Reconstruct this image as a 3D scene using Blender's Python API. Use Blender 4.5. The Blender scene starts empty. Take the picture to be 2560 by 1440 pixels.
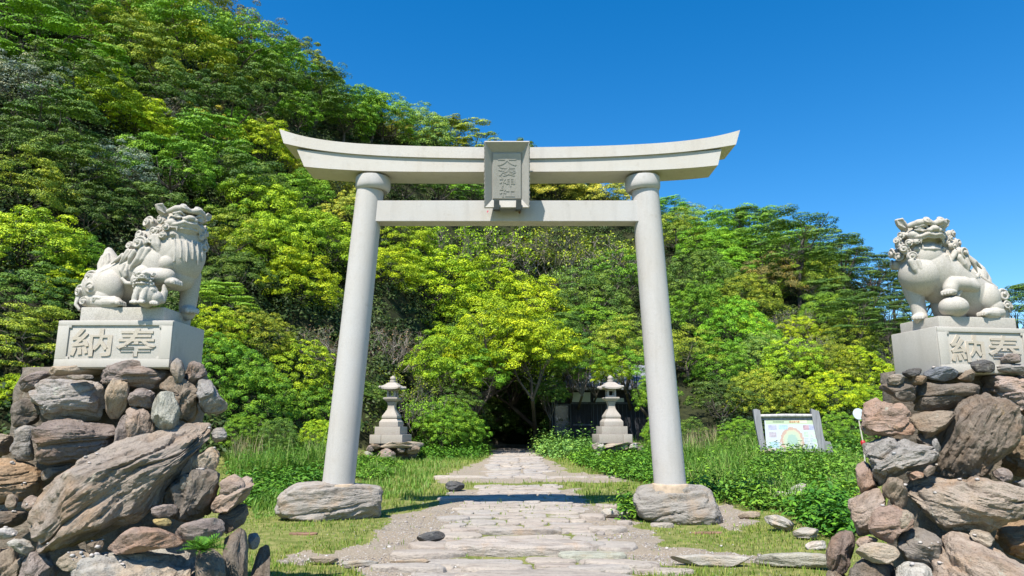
import bpy, bmesh, math, random
import numpy as np
from mathutils import Vector, Matrix

random.seed(7)
rng = np.random.default_rng(7)
SC = bpy.context.scene
COL = SC.collection
R = math.radians

# ------------------------------------------------------------------ camera, sky, sun, exposure
F = 1750.0                      # focal length in pixels of the 2560 px wide photograph
PITCH = R(11.3)
CAMZ = 1.6
cam_d = bpy.data.cameras.new('camera')
cam = bpy.data.objects.new('camera', cam_d)
COL.objects.link(cam)
cam.location = (0, 0, CAMZ)
cam.rotation_euler = (R(90) + PITCH, 0, 0)
cam_d.sensor_width = 36
cam_d.lens = F / 2560 * 36
cam_d.clip_start = 0.1
cam_d.clip_end = 4000
SC.camera = cam

SUN_EL = R(58)
SUN_AZ = R(180 + 25)            # compass-like bearing of the sun, clockwise from +Y
world = bpy.data.worlds.new('World')
SC.world = world
world.use_nodes = True
wn = world.node_tree
for n in list(wn.nodes):
    wn.nodes.remove(n)
sky = wn.nodes.new('ShaderNodeTexSky')
sky.sky_type = 'NISHITA'
sky.sun_disc = False
sky.sun_elevation = SUN_EL
sky.sun_rotation = SUN_AZ
sky.altitude = 0
sky.air_density = 1.0
sky.dust_density = 0.25
sky.ozone_density = 3.0
hsv = wn.nodes.new('ShaderNodeHueSaturation')
hsv.inputs['Saturation'].default_value = 1.42
hsv.inputs['Value'].default_value = 1.0
bg = wn.nodes.new('ShaderNodeBackground')
bg.inputs['Strength'].default_value = 0.125
wo = wn.nodes.new('ShaderNodeOutputWorld')
wn.links.new(sky.outputs[0], hsv.inputs['Color'])
wn.links.new(hsv.outputs[0], bg.inputs['Color'])
wn.links.new(bg.outputs[0], wo.inputs['Surface'])

sun_d = bpy.data.lights.new('sun', 'SUN')
sun = bpy.data.objects.new('sun', sun_d)
COL.objects.link(sun)
sun_d.energy = 5.0
sun_d.angle = R(0.5)
sun_d.color = (1.0, 0.95, 0.87)
SUNV = Vector((math.sin(SUN_AZ) * math.cos(SUN_EL), math.cos(SUN_AZ) * math.cos(SUN_EL), math.sin(SUN_EL)))
sun.rotation_euler = SUNV.to_track_quat('Z', 'Y').to_euler()
sun.location = (-10, -20, 40)

SC.view_settings.view_transform = 'Standard'
SC.view_settings.look = 'None'
SC.view_settings.exposure = 0.68
SC.view_settings.gamma = 1.0
SC.cycles.max_bounces = 6
SC.cycles.diffuse_bounces = 1
SC.cycles.transparent_max_bounces = 4

# ------------------------------------------------------------------ projection helpers
CP, SP = math.cos(PITCH), math.sin(PITCH)

def ray(px, py):
    u = (np.asarray(px, float) - 1280) / F
    v = (720 - np.asarray(py, float)) / F
    return u, CP - v * SP, SP + v * CP

def P(px, py, Y):
    """the point seen at photo pixel (px, py) at distance Y along +Y"""
    u, y, z = ray(px, py)
    return Vector((u / y * Y, Y, CAMZ + z / y * Y))

def project(x, y, z):
    dz = z - CAMZ
    f = y * CP + dz * SP
    v = -y * SP + dz * CP
    f = np.where(f < 0.05, 0.05, f)
    return 1280 + F * x / f, 720 - F * v / f

def mpp(px, py, Y):
    """metres per photo pixel at that point"""
    u, y, z = ray(px, py)
    return Y / y / F

# ------------------------------------------------------------------ noise (vectorised)
def _hash(ix, iy, iz):
    h = (ix * 374761393 + iy * 668265263 + iz * 1274126177) & 0xffffffff
    h = ((h ^ (h >> 13)) * 1274126177) & 0xffffffff
    return ((h ^ (h >> 16)) & 0xffff) / 32767.5 - 1.0

def noise3(p):
    p = np.asarray(p, float)
    i = np.floor(p).astype(np.int64)
    f = p - i
    f = f * f * (3 - 2 * f)
    r = 0
    for dx in (0, 1):
        wx = f[:, 0] if dx else 1 - f[:, 0]
        for dy in (0, 1):
            wy = f[:, 1] if dy else 1 - f[:, 1]
            for dz in (0, 1):
                wz = f[:, 2] if dz else 1 - f[:, 2]
                r = r + wx * wy * wz * _hash(i[:, 0] + dx, i[:, 1] + dy, i[:, 2] + dz)
    return r

def fbm(p, oct=4, gain=0.5):
    r, a, q = 0, 1.0, np.asarray(p, float)
    for k in range(oct):
        r = r + a * noise3(q + 17.3 * k)
        a *= gain
        q = q * 2.03
    return r

# ------------------------------------------------------------------ terrain
_foot = [(-700, 21), (0, 22), (600, 24), (950, 28), (1080, 36), (1200, 45), (1380, 45), (1400, 44), (1640, 43), (1700, 31), (2100, 33), (2560, 38), (3300, 40)]
_sky = [(-700, -560, 58), (0, -330, 60), (300, -150, 62), (560, 0, 66), (700, 65, 68), (800, 130, 70), (880, 190, 72), (960, 235, 74), (1040, 262, 76),
        (1200, 312, 80), (1370, 362, 82), (1640, 470, 84), (1800, 525, 85), (2000, 520, 85), (2080, 565, 84), (2200, 650, 84), (2560, 725, 84), (3300, 880, 84)]
_fa = np.array([math.atan2((p - 1280) / F * CP, 1.0) for p, _ in _foot])
_fd = np.array([d for _, d in _foot], float)
_sa, _sr, _sh = [], [], []
for p_, q_, r_ in _sky:
    u_, y_, z_ = ray(p_, q_)
    _sa.append(math.atan2(u_, y_))
    _sr.append(r_)
    top = CAMZ + r_ * z_ / math.hypot(u_, y_)
    _sh.append(top - (4.2 if p_ < 1900 else 5.2 if p_ < 2100 else 7.5))
_sa, _sr, _sh = map(np.array, (_sa, _sr, _sh))

def sstep(a, b, x):
    t = np.clip((np.asarray(x, float) - a) / (b - a), 0, 1)
    return t * t * (3 - 2 * t)

def near_ground(x, y):
    x = np.asarray(x, float); y = np.asarray(y, float)
    z = 0.35 * sstep(14, 34, y)
    z = z + 0.35 * sstep(3.5, 9, x) * sstep(12, 22, y) + 0.3 * sstep(3.6, 9, -x) * sstep(12, 22, y)
    p = np.stack([x.ravel() * 0.35, y.ravel() * 0.35, np.zeros(x.size)], 1)
    z = z + 0.05 * noise3(p).reshape(x.shape) * sstep(1.2, 2.5, abs(x - 0.15)) * sstep(6, 9, y)
    return z

def hill(x, y):
    x = np.asarray(x, float); y = np.asarray(y, float)
    a = np.arctan2(x, y); d = np.hypot(x, y)
    B = np.interp(a, _fa, _fd); RR = np.interp(a, _sa, _sr); H = np.interp(a, _sa, _sh)
    fade = sstep(1.75, 1.2, abs(a))
    t = np.clip((d - B) / (RR - B), 0, None)
    h = np.where(t <= 1, H * (0.75 * t + 0.25 * t * t), H * (1 - 0.9 * (t - 1)))
    h = np.where(t > 1, np.maximum(h, -9), h)
    h = h * sstep(-0.02, 0.10, t) * fade
    far = sstep(1.0, 1.3, t)
    return h - 3 * far

def ground_z(x, y):
    return near_ground(x, y) + hill(x, y)

def on_ground(px, py, dmax=120.0):
    """where the view ray meets the terrain"""
    u, y, z = ray(px, py)
    d = np.arange(4, dmax, 0.05)
    s = d / y
    X, Z = u * s, CAMZ + z * s
    hit = np.nonzero(Z <= ground_z(X, d))[0]
    k = hit[0] if len(hit) else len(d) - 1
    return float(X[k]), float(d[k])

def ray_hits(px, py, lift_px, lift0, dmin=18.0):
    """distance at which a crown lifted lift_px photo pixels (+ lift0 metres) off the terrain shows at this pixel"""
    u, y, z = ray(px, py)
    d = np.arange(dmin, 95.0, 0.1)
    s = d / y
    X, Z = u * s, CAMZ + z * s
    g = ground_z(X, d) + lift_px * d / y / F + lift0
    hit = np.nonzero(Z <= g)[0]
    if len(hit):
        return float(d[hit[0]])
    k = int(np.argmin((Z - g) / d))
    return float(d[k])

# ------------------------------------------------------------------ object helpers
def tag(o, label=None, cat=None, group=None, kind=None):
    if label: o['label'] = label
    if cat: o['category'] = cat
    if group: o['group'] = group
    if kind: o['kind'] = kind
    return o

def empty(name, loc=(0, 0, 0), rz=0.0):
    o = bpy.data.objects.new(name, None)
    o.location = loc
    o.rotation_euler = (0, 0, rz)
    o.empty_display_size = 0.1
    COL.objects.link(o)
    return o

def mesh_np(name, V, faces, smooth=False, attrs=None):
    """V (n,3); faces: list of index arrays, each array (m,k) of k-gons"""
    me = bpy.data.meshes.new(name)
    V = np.asarray(V, np.float32)
    if isinstance(faces, np.ndarray):
        faces = [faces]
    loops = np.concatenate([f.ravel() for f in faces]).astype(np.int32)
    sizes = np.concatenate([np.full(len(f), f.shape[1], np.int32) for f in faces])
    starts = np.concatenate([[0], np.cumsum(sizes)[:-1]]).astype(np.int32)
    me.vertices.add(len(V)); me.vertices.foreach_set('co', V.ravel())
    me.loops.add(len(loops)); me.loops.foreach_set('vertex_index', loops)
    me.polygons.add(len(sizes)); me.polygons.foreach_set('loop_start', starts)
    me.polygons.foreach_set('loop_total', sizes)
    me.update(calc_edges=True)
    if smooth:
        me.polygons.foreach_set('use_smooth', np.ones(len(sizes), bool))
    for k, (typ, val) in (attrs or {}).items():
        at = me.attributes.new(k, typ, 'POINT')
        at.data.foreach_set('vector' if typ == 'FLOAT_VECTOR' else 'value', np.asarray(val, np.float32).ravel())
    me.validate()
    return me

def link(name, me, mat, parent=None, loc=None):
    o = bpy.data.objects.new(name, me)
    COL.objects.link(o)
    if mat is not None:
        if len(me.materials) == 0:
            me.materials.append(mat)
    if parent is not None:
        o.parent = parent
    if loc is not None:
        o.location = loc
    return o

class MB:
    """collects solids and links them as one mesh object"""
    def __init__(self):
        self.bm = bmesh.new()
    def box(self, x0, x1, y0, y1, z0, z1, M=None, bevel=0.0, taper=None):
        r = bmesh.ops.create_cube(self.bm, size=1)
        vs = r['verts']
        for v in vs:
            t = v.co.z + .5
            s = 1.0 if taper is None else (1 + (taper - 1) * t)
            v.co = Vector(((x0 + x1) / 2 + v.co.x * (x1 - x0) * s, (y0 + y1) / 2 + v.co.y * (y1 - y0) * s, z0 + t * (z1 - z0)))
        if bevel:
            es = list({e for v in vs for e in v.link_edges})
            rr = bmesh.ops.bevel(self.bm, geom=es, offset=bevel, segments=2, affect='EDGES', profile=0.6)
            vs = list({v for v in vs if v.is_valid} | set(rr['verts']))
        if M is not None:
            for v in vs: v.co = M @ v.co
        return vs
    def lathe(self, prof, seg=24, M=None, cap=True):
        rings = []
        for r, z in prof:
            rings.append([self.bm.verts.new((r * math.cos(2 * math.pi * k / seg), r * math.sin(2 * math.pi * k / seg), z)) for k in range(seg)])
        for a, b in zip(rings, rings[1:]):
            for k in range(seg):
                self.bm.faces.new((a[k], a[(k + 1) % seg], b[(k + 1) % seg], b[k]))
        if cap:
            self.bm.faces.new(rings[0][::-1]); self.bm.faces.new(rings[-1])
        if M is not None:
            for r in rings:
                for v in r: v.co = M @ v.co
        return rings
    def prism(self, sections):
        """sections: list of closed rings (lists of Vector) joined in order"""
        rings = [[self.bm.verts.new(p) for p in s] for s in sections]
        n = len(rings[0])
        for a, b in zip(rings, rings[1:]):
            for k in range(n):
                self.bm.faces.new((a[k], a[(k + 1) % n], b[(k + 1) % n], b[k]))
        self.bm.faces.new(rings[0][::-1]); self.bm.faces.new(rings[-1])
        return rings
    def tube(self, pts, radii, seg=6):
        pts = [Vector(p) for p in pts]
        rings = []
        for i, p in enumerate(pts):
            d = (pts[min(i + 1, len(pts) - 1)] - pts[max(i - 1, 0)])
            if d.length < 1e-6: d = Vector((0, 0, 1))
            d.normalize()
            a = d.cross(Vector((0.3, 0.2, 1)) if abs(d.z) < .9 else Vector((1, 0.1, 0))).normalized()
            b = d.cross(a)
            r = radii[i] if hasattr(radii, '__len__') else radii
            rings.append([self.bm.verts.new(p + (a * math.cos(2 * math.pi * k / seg) + b * math.sin(2 * math.pi * k / seg)) * r) for k in range(seg)])
        for a, b in zip(rings, rings[1:]):
            for k in range(seg):
                self.bm.faces.new((a[k], a[(k + 1) % seg], b[(k + 1) % seg], b[k]))
        self.bm.faces.new(rings[0][::-1]); self.bm.faces.new(rings[-1])
    def build(self, name, mat, parent=None, smooth=False, angle=None, loc=None):
        bmesh.ops.recalc_face_normals(self.bm, faces=self.bm.faces)
        me = bpy.data.meshes.new(name)
        self.bm.to_mesh(me); self.bm.free()
        if smooth:
            me.polygons.foreach_set('use_smooth', np.ones(len(me.polygons), bool))
            if angle: me.set_sharp_from_angle(angle=R(angle))
        return link(name, me, mat, parent, loc)

# ------------------------------------------------------------------ materials
class NT:
    def __init__(self, name):
        self.m = bpy.data.materials.new(name)
        self.m.use_nodes = True
        self.t = self.m.node_tree
        for n in list(self.t.nodes): self.t.nodes.remove(n)
        self.out = self.t.nodes.new('ShaderNodeOutputMaterial')
    def n(self, typ, **kw):
        nd = self.t.nodes.new(typ)
        for k, v in kw.items():
            if k.startswith('i_'):
                key = k[2:]
                key = int(key) if key.isdigit() else key
                if isinstance(v, bpy.types.NodeSocket): self.t.links.new(v, nd.inputs[key])
                else: nd.inputs[key].default_value = v
            else: setattr(nd, k, v)
        return nd
    def noise(self, vec, scale, detail=4, rough=0.55):
        nd = self.n('ShaderNodeTexNoise')
        if vec is not None: self.t.links.new(vec, nd.inputs['Vector'])
        nd.inputs['Scale'].default_value = scale; nd.inputs['Detail'].default_value = detail; nd.inputs['Roughness'].default_value = rough
        return nd.outputs['Fac']
    def ramp(self, fac, stops, interp='LINEAR'):
        nd = self.n('ShaderNodeValToRGB')
        cr = nd.color_ramp; cr.interpolation = interp
        while len(cr.elements) < len(stops): cr.elements.new(0.5)
        for e, (p, c) in zip(cr.elements, stops):
            e.position = p
            e.color = (c, c, c, 1) if not hasattr(c, '__len__') else (*c, 1)
        self.t.links.new(fac, nd.inputs[0])
        return nd.outputs[0]
    def mix(self, fac, a, b, blend='MIX'):
        nd = self.n('ShaderNodeMix', data_type='RGBA', blend_type=blend)
        for sock, v in ((nd.inputs[0], fac), (nd.inputs[6], a), (nd.inputs[7], b)):
            if isinstance(v, bpy.types.NodeSocket): self.t.links.new(v, sock)
            elif hasattr(v, '__len__'): sock.default_value = (*v, 1)
            else: sock.default_value = v
        return nd.outputs[2]
    def math(self, op, a, b=0.0, clamp=False):
        nd = self.n('ShaderNodeMath', operation=op, use_clamp=clamp)
        for sock, v in ((nd.inputs[0], a), (nd.inputs[1], b)):
            if isinstance(v, bpy.types.NodeSocket): self.t.links.new(v, sock)
            else: sock.default_value = v
        return nd.outputs[0]
    def bump(self, h, strength=0.5, dist=0.01, normal=None):
        nd = self.n('ShaderNodeBump')
        nd.inputs['Strength'].default_value = strength; nd.inputs['Distance'].default_value = dist
        self.t.links.new(h, nd.inputs['Height'])
        if normal is not None: self.t.links.new(normal, nd.inputs['Normal'])
        return nd.outputs[0]
    def finish(self, color, rough=0.8, normal=None, spec=0.3, trans=None, metallic=0.0):
        b = self.n('ShaderNodeBsdfPrincipled')
        for k, v in (('Base Color', color), ('Roughness', rough), ('Specular IOR Level', spec), ('Metallic', metallic)):
            if isinstance(v, bpy.types.NodeSocket): self.t.links.new(v, b.inputs[k])
            elif hasattr(v, '__len__'): b.inputs[k].default_value = (*v, 1)
            else: b.inputs[k].default_value = v
        if normal is not None: self.t.links.new(normal, b.inputs['Normal'])
        s = b.outputs[0]
        if trans:
            tb = self.n('ShaderNodeBsdfTranslucent')
            if isinstance(color, bpy.types.NodeSocket):
                warm = self.mix(1.0, color, (1.0, 1.0, 0.55), 'MULTIPLY'); self.t.links.new(warm, tb.inputs[0])
            mx = self.n('ShaderNodeMixShader'); mx.inputs[0].default_value = trans
            self.t.links.new(s, mx.inputs[1]); self.t.links.new(tb.outputs[0], mx.inputs[2])
            s = mx.outputs[0]
        self.t.links.new(s, self.out.inputs['Surface'])
        return self.m
    def coord(self, which='Object'):
        return self.n('ShaderNodeTexCoord').outputs[which]
    def attr(self, name, out='Fac'):
        return self.n('ShaderNodeAttribute', attribute_name=name).outputs[out]

def mat_granite(name, a, b, speck=90.0, bump=0.35, stain=None):
    t = NT(name)
    co = t.n('ShaderNodeNewGeometry').outputs['Position']
    f = t.noise(co, speck, 2, 0.7)
    c = t.ramp(f, [(0.30, tuple(x * .45 for x in a)), (0.43, a), (0.60, b), (0.72, tuple(min(1, x * 1.22) for x in b))])
    big = t.noise(co, 1.3, 4, 0.6)
    c = t.mix(t.ramp(big, [(0.35, 0.0), (0.7, 0.35)]), c, tuple(x * y for x, y in zip(a, (.95, .86, .74))))
    streak = t.n('ShaderNodeMapping'); streak.inputs['Scale'].default_value = (5, 5, .5); t.t.links.new(co, streak.inputs[0])
    sf = t.noise(streak.outputs[0], 1.0, 5, 0.65)
    c = t.mix(t.ramp(sf, [(0.52, 0.0), (0.80, 0.38)]), c, tuple(x * y for x, y in zip(a, (.62, .60, .56))))
    blot = t.noise(co, 5.5, 6, 0.7)
    c = t.mix(t.ramp(blot, [(0.58, 0.0), (0.72, 0.40)]), c, tuple(x * y for x, y in zip(a, (.70, .66, .58))))
    for cen, rad, col, amt in (stain or []):
        d = t.n('ShaderNodeVectorMath', operation='SUBTRACT'); t.t.links.new(co, d.inputs[0]); d.inputs[1].default_value = cen
        sc = t.n('ShaderNodeVectorMath', operation='DIVIDE'); t.t.links.new(d.outputs[0], sc.inputs[0]); sc.inputs[1].default_value = rad
        ln = t.n('ShaderNodeVectorMath', operation='LENGTH'); t.t.links.new(sc.outputs[0], ln.inputs[0])
        dd = t.math('ADD', ln.outputs['Value'], t.math('MULTIPLY', t.noise(co, 26, 4, .7), 1.5))
        c = t.mix(t.ramp(dd, [(0.95, amt), (1.6, 0.0)]), c, col)
    fine = t.noise(co, speck * 2.2, 2, 0.6)
    return t.finish(c, 0.75, t.bump(fine, bump, 0.004), 0.25)

def mat_plain(name, col, rough=0.7, var=0.25, scale=6.0, bump=0.15, spec=0.3, metallic=0.0):
    t = NT(name)
    co = t.coord()
    f = t.noise(co, scale, 5, 0.6)
    c = t.ramp(f, [(0.3, tuple(x * (1 - var) for x in col)), (0.7, tuple(min(1, x * (1 + var)) for x in col))])
    return t.finish(c, rough, t.bump(f, bump, 0.01), spec, metallic=metallic)

def mat_wood(name, col, var=0.35):
    t = NT(name)
    co = t.coord()
    mp = t.n('ShaderNodeMapping'); mp.inputs['Scale'].default_value = (22, 22, 1.6); t.t.links.new(co, mp.inputs[0])
    f = t.noise(mp.outputs[0], 1.0, 5, 0.65)
    c = t.ramp(f, [(0.3, tuple(x * (1 - var) for x in col)), (0.52, col), (0.75, tuple(min(1, x * (1 + var)) for x in col))])
    return t.finish(c, 0.85, t.bump(f, 0.5, 0.01), 0.2)

def mat_rock():
    t = NT('weathered_rock')
    col = t.n('ShaderNodeObjectInfo').outputs['Color']
    rnd = t.n('ShaderNodeObjectInfo').outputs['Random']
    sc = t.attr('strata', 'Vector')
    ob = t.coord()
    off = t.n('ShaderNodeVectorMath', operation='ADD'); t.t.links.new(ob, off.inputs[0])
    rv = t.n('ShaderNodeCombineXYZ'); 
    for k, m in enumerate((37.0, 19.0, 53.0)): t.t.links.new(t.math('MULTIPLY', rnd, m), rv.inputs[k])
    t.t.links.new(rv.outputs[0], off.inputs[1]); ob2 = off.outputs[0]
    off2 = t.n('ShaderNodeVectorMath', operation='ADD'); t.t.links.new(sc, off2.inputs[0]); t.t.links.new(rv.outputs[0], off2.inputs[1]); sc2 = off2.outputs[0]
    band = t.noise(sc2, 1.0, 8, 0.68)
    big = t.noise(ob2, 3.5, 5, 0.6)
    mid = t.noise(ob2, 14, 5, 0.65)
    fine = t.noise(ob2, 70, 3, 0.7)
    c = t.mix(t.ramp(band, [(0.36, 0.75), (0.52, 0.0)]), col, t.mix(1.0, col, (.50, .46, .42), 'MULTIPLY'))
    c = t.mix(t.ramp(band, [(0.55, 0.0), (0.75, 0.6)]), c, t.mix(1.0, col, (1.35, 1.30, 1.25), 'MULTIPLY'))
    c = t.mix(t.ramp(big, [(0.50, 0.0), (0.68, 0.55)]), c, t.mix(1.0, col, (1.15, .88, .62), 'MULTIPLY'))
    c = t.mix(t.ramp(big, [(0.30, 0.5), (0.45, 0.0)]), c, t.mix(1.0, col, (.88, .90, .93), 'MULTIPLY'))
    c = t.mix(t.ramp(mid, [(0.60, 0.0), (0.72, 0.6)]), c, (.36, .35, .29))
    lic = t.noise(ob2, 6.0, 6, 0.75)
    c = t.mix(t.ramp(lic, [(0.64, 0.0), (0.70, 0.7)]), c, (.40, .41, .33))
    och = t.noise(ob2, 4.3, 4, 0.7)
    c = t.mix(t.ramp(och, [(0.66, 0.0), (0.74, 0.55)]), c, (.30, .19, .06))
    c = t.mix(t.ramp(fine, [(0.33, 0.55), (0.48, 0.0)]), c, t.mix(1.0, c, (.40, .38, .36), 'MULTIPLY'))
    h = t.math('ADD', t.math('MULTIPLY', band, 1.5), t.math('ADD', t.math('MULTIPLY', mid, 0.7), t.math('MULTIPLY', fine, 0.22)))
    return t.finish(c, 0.82, t.bump(h, 1.0, 0.035), 0.25)

def mat_leaf(name='leaf', rough=0.55, trans=0.05, spec=0.2):
    t = NT(name)
    col = t.n('ShaderNodeObjectInfo').outputs['Color']
    isl = t.n('ShaderNodeNewGeometry').outputs['Random Per Island']
    cl = t.attr('clump')
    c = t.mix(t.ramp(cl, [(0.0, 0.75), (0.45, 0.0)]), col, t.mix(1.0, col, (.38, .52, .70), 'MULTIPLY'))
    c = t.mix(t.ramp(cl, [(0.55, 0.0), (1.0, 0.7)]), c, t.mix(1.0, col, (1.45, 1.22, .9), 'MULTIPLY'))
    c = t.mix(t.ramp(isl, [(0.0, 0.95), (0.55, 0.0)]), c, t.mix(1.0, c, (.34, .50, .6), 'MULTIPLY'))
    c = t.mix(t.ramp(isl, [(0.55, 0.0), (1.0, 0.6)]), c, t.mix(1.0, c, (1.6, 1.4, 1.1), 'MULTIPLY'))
    return t.finish(c, rough, None, spec, trans=trans)

def mat_grass(name, stops, trans=0.3):
    t = NT(name)
    isl = t.n('ShaderNodeNewGeometry').outputs['Random Per Island']
    pos = t.n('ShaderNodeNewGeometry').outputs['Position']
    v = t.math('ADD', t.math('MULTIPLY', isl, 0.55), t.math('MULTIPLY', t.noise(pos, 0.9, 4, 0.6), 0.5))
    return t.finish(t.ramp(v, stops), 0.55, None, 0.25, trans=trans)
# ================================================================== ground
def in_poly(px, py, poly):
    px = np.asarray(px); py = np.asarray(py)
    r = np.zeros(px.shape, bool)
    n = len(poly)
    for i in range(n):
        x0, y0 = poly[i]; x1, y1 = poly[(i + 1) % n]
        if y0 == y1: continue
        c = ((y0 > py) != (y1 > py)) & (px < (x1 - x0) * (py - y0) / (y1 - y0) + x0)
        r ^= c
    return r

PATH_X = 0.17
GRAVEL = [
    [(690, 1394), (820, 1385), (900, 1365), (940, 1335), (965, 1305), (1000, 1287), (1100, 1262), (1160, 1258), (1160, 1300), (1145, 1340), (1120, 1385), (1110, 1442), (900, 1460), (860, 1415), (760, 1404)],
    [(1430, 1262), (1580, 1272), (1590, 1320), (1650, 1330), (1640, 1365), (1800, 1382), (2080, 1385), (2060, 1412), (1700, 1412), (1560, 1402), (1500, 1350), (1460, 1300)],
    [(1095, 1195), (1180, 1162), (1225, 1141), (1225, 1100), (1360, 1100), (1350, 1141), (1400, 1163), (1425, 1180), (1560, 1188), (1580, 1204), (1095, 1207)],
    [(1090, 1262), (1120, 1225), (1440, 1222), (1470, 1262)],
    [(1100, 1450), (1115, 1400), (1250, 1400), (1300, 1450)],
    [(1720, 1290), (1800, 1255), (1900, 1300), (1850, 1325)],
]

def gravel_mask(x, y):
    """1 on bare gravel and trodden earth, 0 on turf"""
    x = np.asarray(x, float); y = np.asarray(y, float)
    q = np.stack([x * 2.2, y * 2.2, 0 * x], 1)
    jx = 0.16 * noise3(q) + 0.08 * noise3(q * 2.7 + 9); jy = 0.30 * noise3(q + 31) + 0.12 * noise3(q * 2.7 + 57)
    xs, ys = x + jx, y + jy
    px, py = project(xs, ys, near_ground(xs, ys))
    m = np.zeros(x.shape, bool)
    for g in GRAVEL: m |= in_poly(px, py, g)
    return m

def polar_ground():
    az = np.concatenate([np.linspace(-math.pi, -0.95, 24)[:-1], np.linspace(-0.95, 0.95, 420), np.linspace(0.95, math.pi, 24)[1:-1]])
    ds = np.concatenate([[0.0], np.linspace(1.5, 6.5, 10)[:-1], np.linspace(6.5, 22, 190), np.linspace(22.15, 100, 230), np.geomspace(103, 3000, 24)])
    A, D = np.meshgrid(az, ds, indexing='ij')
    X = (D * np.sin(A)).ravel(); Y = (D * np.cos(A)).ravel()
    Z = ground_z(X, Y)
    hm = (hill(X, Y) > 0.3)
    q = np.stack([X, Y, 0 * X], 1)
    Z = Z + np.where(hm, 0.35 * fbm(q * 0.5, 3), 0.012 * noise3(q * 3.0))
    g = gravel_mask(X, Y).astype(float)
    na, nd = A.shape
    i = np.arange(na)[:, None]; j = np.arange(nd - 1)[None, :]
    a = (i * nd + j); b = (((i + 1) % na) * nd + j)
    F4 = np.stack([a, a + 1, b + 1, b], -1).reshape(-1, 4)
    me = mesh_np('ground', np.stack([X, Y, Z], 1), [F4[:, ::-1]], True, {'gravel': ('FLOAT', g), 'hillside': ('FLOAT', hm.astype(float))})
    return me

def mat_ground():
    t = NT('ground_soil')
    co = t.n('ShaderNodeNewGeometry').outputs['Position']
    peb = t.noise(co, 38, 3, 0.75)
    peb2 = t.noise(co, 95, 2, 0.7)
    big = t.noise(co, 0.9, 5, 0.6)
    gr = t.ramp(peb, [(0.30, (.17, .14, .105)), (0.45, (.33, .275, .205)), (0.58, (.43, .37, .285)), (0.72, (.54, .49, .41))])
    gr = t.mix(t.ramp(peb2, [(0.4, 0.5), (0.55, 0.0)]), gr, (.16, .14, .12))
    gr = t.mix(t.ramp(big, [(0.4, 0.0), (0.7, 0.5)]), gr, (.40, .31, .215))
    mid = t.noise(co, 5.0, 5, 0.65)
    tf = t.ramp(mid, [(0.3, (.11, .15, .03)), (0.5, (.20, .22, .06)), (0.7, (.34, .31, .12))])
    e = t.math('ADD', t.attr('gravel'), t.math('MULTIPLY', t.math('SUBTRACT', t.noise(co, 4.0, 6, 0.75), 0.5), 1.1))
    c = t.mix(t.ramp(e, [(0.38, 0.0), (0.62, 1.0)]), tf, gr)
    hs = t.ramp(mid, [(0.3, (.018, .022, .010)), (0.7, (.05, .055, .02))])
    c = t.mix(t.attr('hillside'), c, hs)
    return t.finish(c, 0.9, t.bump(t.math('ADD', peb, peb2), 0.9, 0.02), 0.15)

g_o = link('ground', polar_ground(), mat_ground())
tag(g_o, kind='structure')

# ------------------------------------------------------------------ stone path (one structure, every flagstone modelled)
def stone_slab_np(outline, z, h, rs, tilt=(0, 0)):
    """outline (n,2) world; returns verts, quads+tops of a low rounded slab"""
    c = outline.mean(0)
    prof = [(1.0, -0.10), (1.0, h * 0.45), (0.965, h * 0.85), (0.90, h), (0.55, h * 1.05)]
    V, n = [], len(outline)
    for s, zz in prof:
        p = c + (outline - c) * s
        V.append(np.column_stack([p, np.full(n, z + zz)]))
    V = np.concatenate(V)
    V[:, 2] += (V[:, 0] - c[0]) * tilt[0] + (V[:, 1] - c[1]) * tilt[1]
    V = np.vstack([V, [[c[0], c[1], z + h * 1.06]]])
    k = len(prof)
    Q = []
    for r in range(k - 1):
        a = r * n + np.arange(n); b = r * n + (np.arange(n) + 1) % n
        Q.append(np.stack([a, b, b + n, a + n], 1))
    a = (k - 1) * n + np.arange(n); b = (k - 1) * n + (np.arange(n) + 1) % n
    T = np.stack([a, b, np.full(n, k * n)], 1)
    return V, np.concatenate(Q), T

def blob(cx, cy, rx, ry, n=22, rs=None, rot=0.0, boxy=2.6, rough=0.10):
    a = np.linspace(0, 2 * math.pi, n, endpoint=False)
    c, s = np.cos(a), np.sin(a)
    x = np.sign(c) * abs(c) ** (2 / boxy) * rx; y = np.sign(s) * abs(s) ** (2 / boxy) * ry
    w = 1 + rough * noise3(np.stack([c * 1.6 + rs.uniform(0, 90), s * 1.6, np.full(n, rs.uniform(0, 90))], 1)) + rough * .5 * noise3(np.stack([c * 5 + rs.uniform(0, 90), s * 5, 0 * c], 1))
    x, y = x * w, y * w
    return np.column_stack([cx + x * math.cos(rot) - y * math.sin(rot), cy + x * math.sin(rot) + y * math.cos(rot)])

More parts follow.
